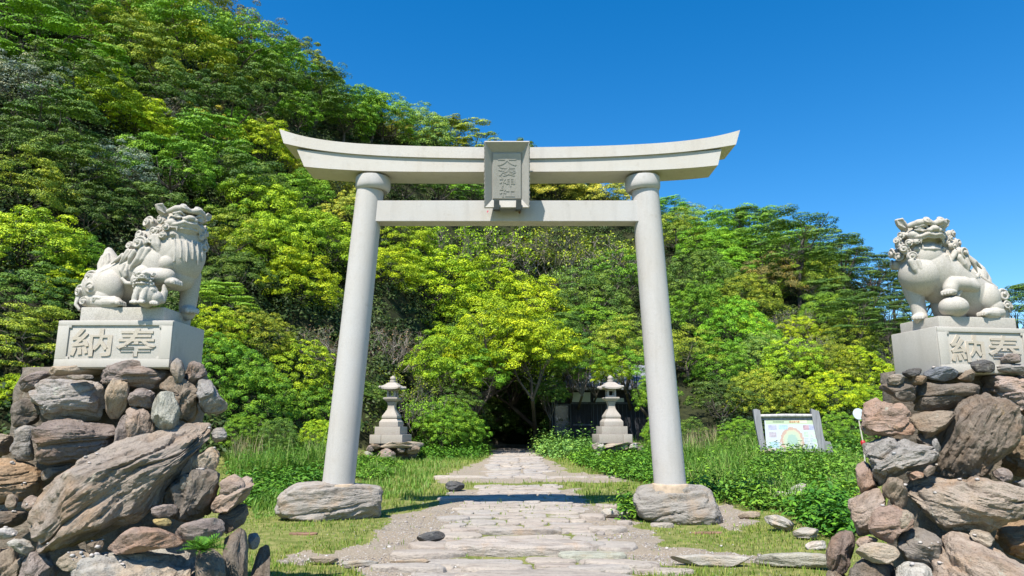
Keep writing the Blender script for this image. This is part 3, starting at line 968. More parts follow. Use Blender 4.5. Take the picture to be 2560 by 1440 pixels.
# ---- the lion with the ball
def lion_with_ball():
    c = Clay(830, 965, 835)
    c.tube([(1090, 0, 825, 150), (980, 0, 760, 170), (860, 0, 690, 188), (750, 0, 620, 200), (650, 0, 565, 195)], 16)
    c.ell(840, 30, 850, 150, 90, 140)
    c.ell(600, -20, 470, 150, 160, 160); c.ell(570, -20, 600, 150, 165, 165); c.ell(600, 0, 690, 120, 130, 90)
    c.ell(790, 0, 430, 95, 150, 150)
    head(c, 595, -55, 305, 164, R(-6), R(-9), True)
    # far foreleg on the side away from the body, straight to the plinth
    c.tube([(545, 40, 700, 80), (555, 30, 820, 58), (560, 20, 920, 52), (550, 10, 945, 52)])
    foot(c, 525, -10, 942, 50, -.75, -.65)
    # near foreleg bent, paw on the ball
    c.ell(770, -130, 610, 95, 60, 90); c.ell(880, -150, 700, 75, 55, 60)
    c.tube([(900, -155, 715, 52), (800, -170, 700, 58), (710, -175, 700, 55), (680, -180, 745, 52)])
    foot(c, 668, -185, 772, 52, -.9, -.4)
    c.ell(760, -165, 765, 28, 30, 30, sub=2); c.ell(740, -170, 790, 24, 26, 26, sub=2)
    # haunches
    c.ell(1050, -125, 790, 95, 75, 115, -10); c.ell(1050, 125, 790, 95, 75, 115, -10); c.ell(1080, -115, 870, 85, 80, 80); c.ell(1130, 0, 890, 110, 125, 80)
    for q in (-1, 1):
        c.tube([(1110, q * 150, 915, 44), (1030, q * 185, 930, 46), (960, q * 195, 930, 42)])
        foot(c, 945, q * 195, 932, 46, -1, -.15)
    c.ell(1082, -150, 860, 34, 30, 34, sub=2); c.ell(1100, -178, 908, 18, 16, 18, sub=2)
    # tail
    c.tube([(1080, 0, 640, 80), (1110, 0, 590, 66), (1122, 0, 545, 48), (1118, 0, 505, 26), (1116, 0, 482, 10)])
    c.tube([(1165, 0, 560, 26), (1170, -10, 620, 36), (1150, -20, 690, 44)])
    c.tube([(1060, -75, 610, 12), (1120, -85, 660, 15), (1180, -85, 700, 12)]); c.tube([(1030, -100, 640, 12), (1100, -108, 690, 16), (1170, -105, 730, 12)])
    c.tube([(1010, -120, 650, 10), (1070, -130, 710, 14), (1140, -125, 760, 12)])
    c.ell(1200, 0, 810, 90, 110, 120); c.tube([(1250, 10, 760, 55), (1275, 0, 850, 52), (1250, 0, 930, 40)])
    c.curl(1195, -100, 770, 66, (.1, -1, .1), 1); c.curl(1275, -60, 850, 56, (.5, -.85, 0), -1); c.curl(1205, -120, 850, 44, (0, -1, 0), 1); c.curl(1240, 80, 800, 60, (.4, .9, 0), 1)
    for k in range(5):
        c.tube([(1160 + k * 20, -110 + k * 8, 880, 11), (1175 + k * 20, -112 + k * 8, 920, 13), (1170 + k * 20, -106 + k * 8, 960, 10)])
    for x, y, z, r, f, t in [(812, -110, 280, 44, (.5, -.85, .2), -1), (838, -120, 360, 48, (.45, -.9, 0), -1), (840, -160, 445, 58, (.25, -1, 0), -1), (765, -140, 330, 34, (.3, -1, 0), 1), (765, -165, 395, 32, (.2, -1, 0), -1),
                             (885, -60, 330, 34, (.8, -.5, .3), 1), (898, -90, 412, 36, (.6, -.8, .3), 1), (870, 30, 380, 54, (.8, 0, .5), 1), (830, 110, 320, 54, (.4, .9, .2), 1), (850, 140, 430, 60, (.3, 1, 0), 1), (720, 160, 420, 60, (0, 1, 0), 1),
                             (412, -70, 410, 42, (-.6, -.8, 0), 1), (440, -110, 480, 44, (-.4, -.9, 0), 1), (402, -20, 335, 38, (-.85, -.4, .2), 1), (460, -150, 370, 26, (-.3, -1, 0), -1), (420, 60, 420, 54, (-.9, .3, 0), 1), (460, 110, 500, 54, (-.6, .8, 0), 1), (930, -140, 690, 26, (.2, -1, 0), 1)]:
        c.curl(x, y, z, r, f, t)
    strands(c, [[(800, -168, 490, 26), (830, -175, 540, 24), (865, -172, 600, 6)], [(860, -168, 500, 22), (872, -174, 550, 20), (868, -172, 590, 6)], [(900, -140, 470, 22), (940, -150, 520, 22), (965, -148, 590, 6)],
                [(920, -120, 460, 18), (970, -135, 510, 18), (1030, -125, 560, 6)], [(905, -155, 600, 18), (925, -160, 640, 20), (905, -158, 690, 8)], [(770, -172, 450, 24), (740, -176, 490, 20), (715, -176, 540, 6)],
                [(430, -110, 520, 26), (450, -115, 580, 24), (475, -120, 640, 6)], [(470, -130, 520, 20), (485, -138, 580, 18), (500, -140, 630, 5)], [(690, -170, 480, 18), (700, -176, 540, 16), (715, -178, 580, 5)],
                [(940, -150, 720, 14), (900, -160, 745, 16), (800, -168, 745, 12)], [(980, -140, 610, 16), (950, -148, 640, 18), (945, -146, 680, 8)]])
    return c.mesh(.0046, 'body', 2)

def pedestal_pair(px0, z_of, name):
    pass

def make_guardian(front_left, width, depth, rot, ztop_px, plinth, lion_me, label_s, label_p, extra=None, extra_name=None, text_rot=0):
    """front_left: world x,y of the pedestal's front left bottom corner"""
    M = Matrix.Translation(front_left) @ Matrix.Rotation(rot, 4, 'Z')
    ped = empty('pedestal', M @ Vector((width / 2, depth / 2, 0)), rot)
    tag(ped, label_p, 'pedestal')
    h = plinth['h']
    m = MB()
    bm = m.bm
    w2, d2 = width / 2, depth / 2
    tp = .012
    # block with a sunk panel in front
    fr = dict(x=w2 * .80, z0=h * .13, z1=h * .88)
    m.box(-w2, w2, -d2 + .014, d2, -.03, h, bevel=.012)
    body = m.build('block', M_PED, ped, True, 30)
    m = MB()
    # raised border round the panel, butted to the block's face
    m.box(-w2 + .004, w2 - .004, -d2, -d2 + .0135, fr['z1'], h - .006, bevel=.004)
    m.box(-w2 + .004, w2 - .004, -d2, -d2 + .0135, -.02, fr['z0'], bevel=.004)
    m.box(-w2 + .004, -fr['x'], -d2, -d2 + .0135, fr['z0'] + .0005, fr['z1'] - .0005, bevel=.003)
    m.box(fr['x'], w2 - .004, -d2, -d2 + .0135, fr['z0'] + .0005, fr['z1'] - .0005, bevel=.003)
    for sx in (-1, 1):
        for zc in (fr['z0'], fr['z1']):
            rr = MB(); rr.bm.free()
            m.box(sx * fr['x'] - .022, sx * fr['x'] + .022, -d2 + .001, -d2 + .0135, zc - .022, zc + .022, bevel=.006)
    m.build('panel_border', M_PED, ped, True, 30)
    cz = (fr['z0'] + fr['z1']) / 2; hh = (fr['z1'] - fr['z0'])
    placed_text([('納', -fr['x'] * .49, cz, fr['x'] * .88, hh * .84, .009, .014), ('奉', fr['x'] * .48, cz, fr['x'] * .86, hh * .84, .009, .014)],
                M_PEDR, ped, 'inscription', Matrix.Translation((0, -d2 + .0138, 0)))
    st = empty('guardian_lion_statue', M @ Vector((plinth['cx'], depth / 2 + plinth['dy'], h)), rot)
    tag(st, label_s, 'statue')
    m = MB(); pw, pd, ph = plinth['w'], plinth['d'], plinth['ph']
    m.box(-pw / 2, pw / 2, -pd / 2, pd / 2, .0, ph, bevel=.01)
    m.build('plinth', M_LION, st, True, 30)
    lo = link('body', lion_me, M_LION, st); lo.location = (plinth['lx'], 0, ph - .004)
    if extra is not None:
        e = link(extra_name, extra, M_LION, st); e.location = lo.location
    return st, ped

pA = P(132, 912, 6.0); pB = P(418, 905, 6.0)
zL = P(280, 800, 6.0).z
hL = zL - pA.z
pl = dict(h=hL, w=.735, d=.52, ph=P(300, 768, 6.06).z - zL, cx=(P(198, 798, 6.06).x + P(412, 798, 6.06).x) / 2 - pA.x, dy=0, lx=-.055)
make_guardian(Vector((pA.x, 6.0, pA.z)), pB.x - pA.x + .02, .63, 0.0, 800, pl, lion_with_cub(),
              'stone guardian lion with closed mouth resting a forepaw on its cub', 'pale carved pedestal carrying the stone lion with the cub', cub_mesh(), 'cub')
rotR = R(9)
c0 = P(2341, 815, 6.2)
zR0 = P(2346, 925, 6.2).z
plr = dict(h=c0.z - zR0, w=.80, d=.50, ph=P(2350, 790, 6.27).z - P(2350, 818, 6.27).z, cx=.47, dy=0, lx=-.03)
ball = Clay(830, 965, 835); ball.ell(690, -180, 885, 104, 100, 82, sub=4)
ball_me = ball.mesh(.008, 'ball', 2)
make_guardian(Vector((c0.x, 6.2, zR0)), .97, .60, rotR, 815, plr, lion_with_ball(),
              'stone guardian lion with open mouth and one forepaw on a ball', 'pale carved pedestal carrying the stone lion with the ball', ball_me, 'ball')
# ================================================================== rocks
M_ROCK = mat_rock()
RC = {  # stone colours
    'mauve': (.285, .235, .205), 'pink': (.35, .275, .22), 'tan': (.37, .305, .23), 'grey': (.30, .28, .255), 'dark': (.185, .155, .125), 'pale': (.43, .40, .345),
    'orange': (.35, .24, .145), 'black': (.095, .095, .095), 'brown': (.265, .21, .155), 'red': (.32, .23, .18), 'lichen': (.39, .375, .31), 'yellow': (.36, .28, .12), 'white': (.50, .47, .43)}

def resample_closed(poly, n):
    p = np.asarray(poly, float)
    for _ in range(2):          # corner cutting, kept close to the traced corners
        q = np.roll(p, -1, 0)
        p = np.stack([.82 * p + .18 * q, .18 * p + .82 * q], 1).reshape(-1, 2)
    q = np.vstack([p, p[:1]])
    s = np.concatenate([[0], np.cumsum(np.hypot(*np.diff(q, axis=0).T))])
    t = np.linspace(0, s[-1], n, endpoint=False)
    return np.column_stack([np.interp(t, s, q[:, 0]), np.interp(t, s, q[:, 1])])

_rock_i = [0]
def rock_from_outline(name, poly, Y, thick=0.55, col='grey', ang=0.0, label=None, parent=None, rough=1.0, N=96, Mr=30, strata=1.0, cat='rock', group=None, boxy=0.42, cuts=7):
    """a boulder whose outline towards the path was traced; poly in photo pixels. It is a closed solid about as deep as `thick` times its height."""
    _rock_i[0] += 1
    seed = _rock_i[0] * 7.31
    pts = resample_closed(poly, N)
    c2 = pts.mean(0)
    C = P(c2[0], c2[1], Y)
    fw = Vector((C.x, C.y, 0)).normalized()
    rt = Vector((fw.y, -fw.x, 0))
    # unproject the outline on the upright plane through C that faces the path
    u, y, z = ray(pts[:, 0], pts[:, 1])
    dist = (C.x * fw.x + C.y * fw.y) / (u * fw.x + y * fw.y)
    W = np.column_stack([u * dist, y * dist, CAMZ + z * dist]) - np.array(C)
    A = W @ np.array(rt); B = W[:, 2]
    size = min(A.max() - A.min(), B.max() - B.min())
    T = max(.05, thick * size)
    # profile of a rounded block, stepped evenly along its own length
    ph = np.linspace(-math.pi / 2, math.pi / 2, 4001)
    c_ = np.clip(np.cos(ph), 0, 1) ** boxy; s_ = np.sign(np.sin(ph)) * abs(np.sin(ph)) ** 0.8
    arc = np.concatenate([[0], np.cumsum(np.hypot(np.diff(c_) * size * .5, np.diff(s_) * T))])
    tt = np.linspace(0, arc[-1], Mr)
    cs = np.interp(tt, arc, c_); sn = np.interp(tt, arc, s_)
    cs[0] = cs[-1] = 0.0
    a = (cs[:, None] * A[None]); b = (cs[:, None] * B[None]); d = np.repeat((sn * T)[:, None], N, 1)
    q = np.stack([a, b, d], -1).reshape(-1, 3)
    ca, sa = math.cos(R(ang)), math.sin(R(ang))
    al, ac = q[:, 0] * ca + q[:, 1] * sa, -q[:, 0] * sa + q[:, 1] * ca
    st = np.column_stack([al * 2.0, ac * 12.0, q[:, 2] * 8.0])
    # displacement along an approximate outward normal
    nrm = q / np.maximum(1e-6, np.linalg.norm(q / np.array([1, 1, T / size * 1.0]), axis=1))[:, None]
    nrm = np.column_stack([q[:, 0], q[:, 1], q[:, 2] * (size / (2 * T)) ** 2]); nrm /= np.maximum(1e-6, np.linalg.norm(nrm, axis=1))[:, None]
    k = size
    e = np.minimum(k, .5)
    n1 = fbm(q * (2.2 / k) + seed, 3) * .05 * k
    cre = -np.maximum(0, 1 - abs(noise3(st * np.array([.40, .50, .4]) + seed * 3)) * 6) * .095 * e * strata
    cre2 = -np.maximum(0, 1 - abs(noise3(st * np.array([1.1, 1.3, 1.0]) + seed * 4)) * 5) * .028 * e * strata
    n2 = fbm(st * 1.2 + seed * 5, 4, .65) * .042 * e * strata
    n3 = fbm(q * 24 + seed, 4, .6) * .016 * e
    D = (n1 + cre + cre2 + n2 + n3) * rough
    # flat broken faces: the solid is cut by a few planes
    rr = np.random.default_rng(int(seed * 100))
    for _ in range(cuts):
        nd = rr.normal(size=3); nd[2] = -abs(nd[2]) * 1.0 - .5; nd /= np.linalg.norm(nd)
        ext = q @ nd; lim = ext.max() * rr.uniform(.66, .88)
        over = np.maximum(0, ext - lim + fbm(q * 9 + seed, 3) * .02 * e)
        q = q - nd[None] * (over * .82)[:, None]
    q2 = q + nrm * D[:, None]
    for ax, ref in ((0, A), (1, B)):      # keep the traced extent
        lo, hi = q2[:, ax].min(), q2[:, ax].max(); l0, h0 = ref.min(), ref.max()
        q2[:, ax] = l0 + (q2[:, ax] - lo) * (h0 - l0) / (hi - lo)
    V = q2[:, 0:1] * np.array(rt)[None] + q2[:, 1:2] * np.array([[0, 0, 1.0]]) + q2[:, 2:3] * np.array(fw)[None]
    i = np.arange(Mr - 1)[:, None]; j = np.arange(N)[None]
    f0 = i * N + j; f1 = i * N + (j + 1) % N
    Q = np.stack([f0, f1, f1 + N, f0 + N], -1).reshape(-1, 4)
    me = mesh_np(name, V, [Q[:, ::-1]], True, {'strata': ('FLOAT_VECTOR', st)})
    bm = bmesh.new(); bm.from_mesh(me); bmesh.ops.remove_doubles(bm, verts=bm.verts, dist=1e-5); bmesh.ops.recalc_face_normals(bm, faces=bm.faces)
    bm.to_mesh(me); bm.free()
    me.set_sharp_from_angle(angle=R(30))
    o = link(name, me, M_ROCK, parent)
    o.location = C
    cc = RC[col] if isinstance(col, str) else col
    jit = random.Random(_rock_i[0]).uniform(.92, 1.1)
    o.color = (*[x * jit for x in cc], 1)
    if parent is None: tag(o, label, cat, group)
    return o

def ZL(p): return [(x * .4028, 860 + y * .4028) for x, y in p]
def ZR(p): return [(2040 + x * .4028, 860 + y * .4028) for x, y in p]

def YL(px, py):
    return 6.02 - .75 * (py - 900) / 540 + .9 * max(0, (px - 480) / 200) ** 2 + .35 * max(0, (60 - px) / 120) ** 2
def YRt(px, py):
    return 6.25 - .75 * (py - 900) / 540 + .9 * max(0, (2260 - px) / 220) ** 2

CUBP = 'cub lion rock pile'
LEFT = [  # points (in zoomed tracing units), colour, grain angle, thickness, forward shift, label
 ([(640,190),(700,135),(830,105),(980,110),(1065,130),(1050,190),(1000,230),(975,280),(900,280),(800,250),(690,245),(630,215)], 'mauve', 5, .7, 0, 'purplish wedge of rock directly under the cub lion pedestal, above the upright tan boulder'),
 ([(310,165),(370,135),(520,125),(650,135),(640,185),(520,195),(420,195),(330,190)], 'tan', 3, .9, .05, 'thin tan ledge stone below the first carved character of the cub lion pedestal'),
 ([(120,230),(160,190),(260,165),(330,185),(270,215),(230,260),(170,300),(130,280)], 'mauve', 20, .7, .0, 'dark purple corner rock at the upper outer shoulder of the cub lion rock pile'),
 ([(415,195),(560,190),(580,215),(480,225),(425,215)], 'grey', 2, .9, -.16, 'thin flat grey chip lying on the big smooth grey boulder'),
 ([(180,310),(215,250),(300,220),(420,225),(560,225),(620,230),(655,280),(645,400),(620,470),(480,475),(300,460),(260,420),(215,365)], (.34,.31,.28), 6, .5, -.06, 'big smooth grey purple boulder in the upper row of the cub lion rock pile'),
 ([(655,290),(700,220),(745,205),(795,230),(800,300),(785,390),(730,450),(670,460),(652,400)], 'tan', 75, .8, -.03, 'upright egg shaped tan boulder next to the big smooth grey boulder'),
 ([(800,320),(850,275),(930,285),(970,330),(955,400),(910,410),(840,395),(795,375)], 'mauve', 15, .7, .0, 'small rounded mauve rock between the egg shaped boulder and the lichen spotted oval'),
 ([(965,340),(1010,300),(1070,300),(1095,370),(1115,450),(1100,510),(1000,540),(950,510),(940,430)], 'lichen', 80, .6, -.1, 'pale lichen spotted oval stone standing at the top end of the diagonal slab'),
 ([(800,470),(780,410),(840,390),(900,410),(940,450),(960,540),(900,600),(810,640)], 'pink', 80, .6, .0, 'rough pink rock wedged upright above the diagonal slab'),
 ([(720,540),(760,450),(800,440),(815,610),(740,655),(705,630)], 'mauve', 85, .8, .08, 'shaded mauve rock beside the rough pink upright one'),
 ([(980,280),(1060,200),(1150,220),(1215,260),(1235,340),(1220,450),(1180,490),(1110,470),(1090,370),(1060,310)], 'brown', 60, .6, .05, 'dark brown boulder under the pedestal corner of the cub lion'),
 ([(1225,250),(1270,215),(1330,260),(1350,320),(1410,370),(1400,410),(1330,435),(1270,430),(1235,380)], 'grey', 40, .8, .0, 'jutting grey mauve rock at the upper path side of the cub lion rock pile'),
 ([(1060,130),(1100,85),(1140,120),(1145,180),(1130,240),(1090,250),(1065,190)], 'grey', 80, .9, -.05, 'twisted driftwood like grey rock at the foot of the cub lion pedestal corner'),
 ([(1150,170),(1170,120),(1200,100),(1270,140),(1285,190),(1230,215),(1210,260),(1160,230)], 'mauve', 70, .9, .05, 'gnarled little rock on the path side below the cub lion pedestal'),
 ([(65,430),(80,370),(150,340),(210,345),(250,420),(230,480),(160,510),(80,515)], 'dark', 15, .7, .0, 'dark rounded rock on the outer edge below the purple corner rock'),
 ([(200,570),(230,510),(300,475),(420,465),(560,480),(680,505),(710,560),(710,640),(640,690),(500,730),(330,745),(230,735),(205,660)], (.245,.195,.165), 4, .5, -.05, 'long dark banded rock with deep horizontal cracks in the cub lion rock pile'),
 ([(60,650),(90,590),(80,520),(150,500),(235,510),(200,570),(215,720),(140,720),(70,680)], 'grey', 10, .7, .05, 'cracked grey rock at the outer end of the long dark banded rock'),
 ([(-210,580),(50,558),(80,575),(75,640),(55,690),(-200,710)], 'tan', 0, .7, .1, 'tan rock cut by the picture edge beside the cracked grey rock'),
 ([(-300,760),(-200,715),(100,715),(200,745),(250,800),(270,880),(262,945),(150,970),(-100,1000),(-290,960)], 'orange', 4, .5, -.03, 'brown orange banded block cut by the picture edge, beside the diagonal slab'),
 ([(255,800),(300,770),(440,745),(450,790),(350,830),(280,850)], 'dark', 5, .9, .12, 'small dark stone squeezed under the long dark banded rock'),
 ([(165,1130),(200,1040),(290,940),(380,840),(470,745),(600,690),(760,630),(900,575),(1060,515),(1170,495),(1260,530),(1300,600),(1290,680),(1200,740),(1130,800),(1060,890),(960,990),(860,1090),(760,1150),(640,1210),(560,1245),(420,1290),(330,1265),(240,1225)], (.33,.275,.225), 38, .26, -.28, 'huge diagonal grooved slab leaning across the cub lion rock pile'),
 ([(1215,700),(1290,640),(1350,650),(1360,720),(1330,780),(1290,790),(1190,780)], 'tan', 60, .8, .1, 'tan block at the upper end of the huge diagonal slab, on its path side'),
 ([(1310,560),(1340,525),(1390,520),(1410,560),(1390,600),(1330,610)], 'grey', 10, .9, .05, 'small round stone under pale pebbles on the path side of the cub lion rock pile'),
 ([(1040,900),(1130,800),(1200,780),(1320,785),(1365,820),(1350,900),(1320,970),(1310,1080),(1200,1110),(1080,1110),(1000,1060)], 'dark', 85, .6, .08, 'large shadowed block under the path side edge of the diagonal slab'),
 ([(1365,850),(1440,815),(1560,830),(1575,870),(1530,960),(1420,1040),(1330,1050),(1310,1000),(1380,900)], 'pink', 30, .6, -.1, 'pink wedge shaped rock jutting towards the path from the cub lion rock pile'),
 ([(940,1010),(1090,990),(1100,1060),(950,1075)], 'mauve', 5, .9, .0, 'small striped brick like stone below the diagonal slab'),
 ([(950,1085),(1060,1080),(1060,1125),(960,1130)], 'yellow', 3, 1., .05, 'small yellowish stone under the striped brick like stone'),
 ([(1090,1170),(1150,1110),(1280,1085),(1380,1090),(1390,1150),(1370,1195),(1250,1205),(1150,1235),(1110,1215)], 'mauve', 8, .7, -.02, 'wide mauve slab above the green fern on the cub lion rock pile'),
 ([(1350,1060),(1440,1030),(1540,990),(1540,1060),(1500,1130),(1420,1170),(1380,1150)], 'dark', 30, .8, .06, 'dark rock beneath the pink wedge that juts towards the path'),
 ([(670,1270),(740,1210),(830,1140),(900,1145),(1000,1150),(1080,1180),(1130,1230),(1090,1255),(960,1265),(850,1290),(730,1305)], 'red', 20, .6, -.15, 'pitted reddish rock lying at the lower edge of the diagonal slab'),
 ([(535,1250),(580,1225),(640,1215),(640,1270),(600,1310),(560,1290)], 'brown', 30, .9, -.15, 'small angular brown stone beside the pitted reddish rock'),
 ([(450,1410),(520,1350),(640,1330),(800,1300),(950,1290),(1100,1275),(1190,1285),(1220,1340),(1225,1450),(1200,1700),(1150,2050),(500,2050),(440,1600)], (.41,.38,.33), 10, .5, -.1, 'broad pale grey slab at the bottom of the picture under the cub lion rock pile'),
 ([(130,1380),(200,1290),(300,1290),(340,1350),(360,1410),(350,1480),(240,1520),(120,1470)], 'mauve', 40, .7, -.1, 'mauve lump at the bottom of the cub lion rock pile beside the brown jagged rock'),
 ([(-260,1250),(80,1270),(170,1320),(140,1380),(130,1500),(100,1900),(-250,1900)], 'brown', 30, .6, -.05, 'brown jagged rock in the bottom corner of the picture below the cub lion'),
 ([(40,1240),(90,1215),(170,1220),(215,1270),(180,1310),(110,1290)], 'pale', 10, .8, -.12, 'pale flattish stone at the lower tip of the diagonal slab'),
 ([(350,1370),(370,1330),(440,1290),(520,1280),(565,1310),(500,1380),(400,1405)], 'tan', 20, .8, -.2, 'pale topped angular stone in front of the lower tip of the diagonal slab'),
 ([(-240,1050),(80,1030),(160,1045),(165,1090),(100,1140),(-230,1200)], 'dark', 5, .8, .0, 'dark oval rock at the picture edge under the orange banded block'),
 ([(30,990),(50,945),(80,935),(115,950),(105,1010),(60,1030)], 'brown', 40, .9, -.1, 'small round brown stone resting on the dark oval rock'),
 ([(140,970),(200,940),(240,960),(225,1020),(180,1035),(140,1010)], 'pink', 20, .9, -.08, 'small pinkish stone nestled against the outer side of the diagonal slab'),
 ([(1395,1215),(1460,1170),(1530,1180),(1550,1260),(1530,1350),(1530,1700),(1520,2050),(1380,2050),(1380,1500),(1385,1330)], 'dark', 80, .7, .0, 'tall shaded grey rock beside the green fern'),
 ([(1540,1190),(1590,1175),(1615,1210),(1600,1260),(1545,1275)], 'grey', 60, .9, .06, 'small grey rock near the grass at the foot of the cub lion rock pile'),
 ([(1590,1290),(1650,1275),(1668,1320),(1680,1600),(1660,2100),(1560,2100),(1545,1500)], 'dark', 85, .8, .05, 'dark corner rock nearest to the gate at the bottom of the cub lion rock pile'),
 ([(1220,1300),(1300,1270),(1390,1330),(1405,1500),(1390,2000),(1210,2000),(1215,1530)], 'brown', 80, .7, .0, 'brown rock below the green fern'),
 ([(-40,1155),(60,1140),(110,1165),(90,1200),(-40,1215)], 'white', 5, .8, -.1, 'whitish flat stone at the picture edge beside the diagonal slab'),
 ([(660,700),(720,650),(830,600),(980,540),(1000,560),(860,640),(720,720)], 'dark', 25, .7, .25, 'dark chinking stone hidden behind the upper edge of the diagonal slab'),
]
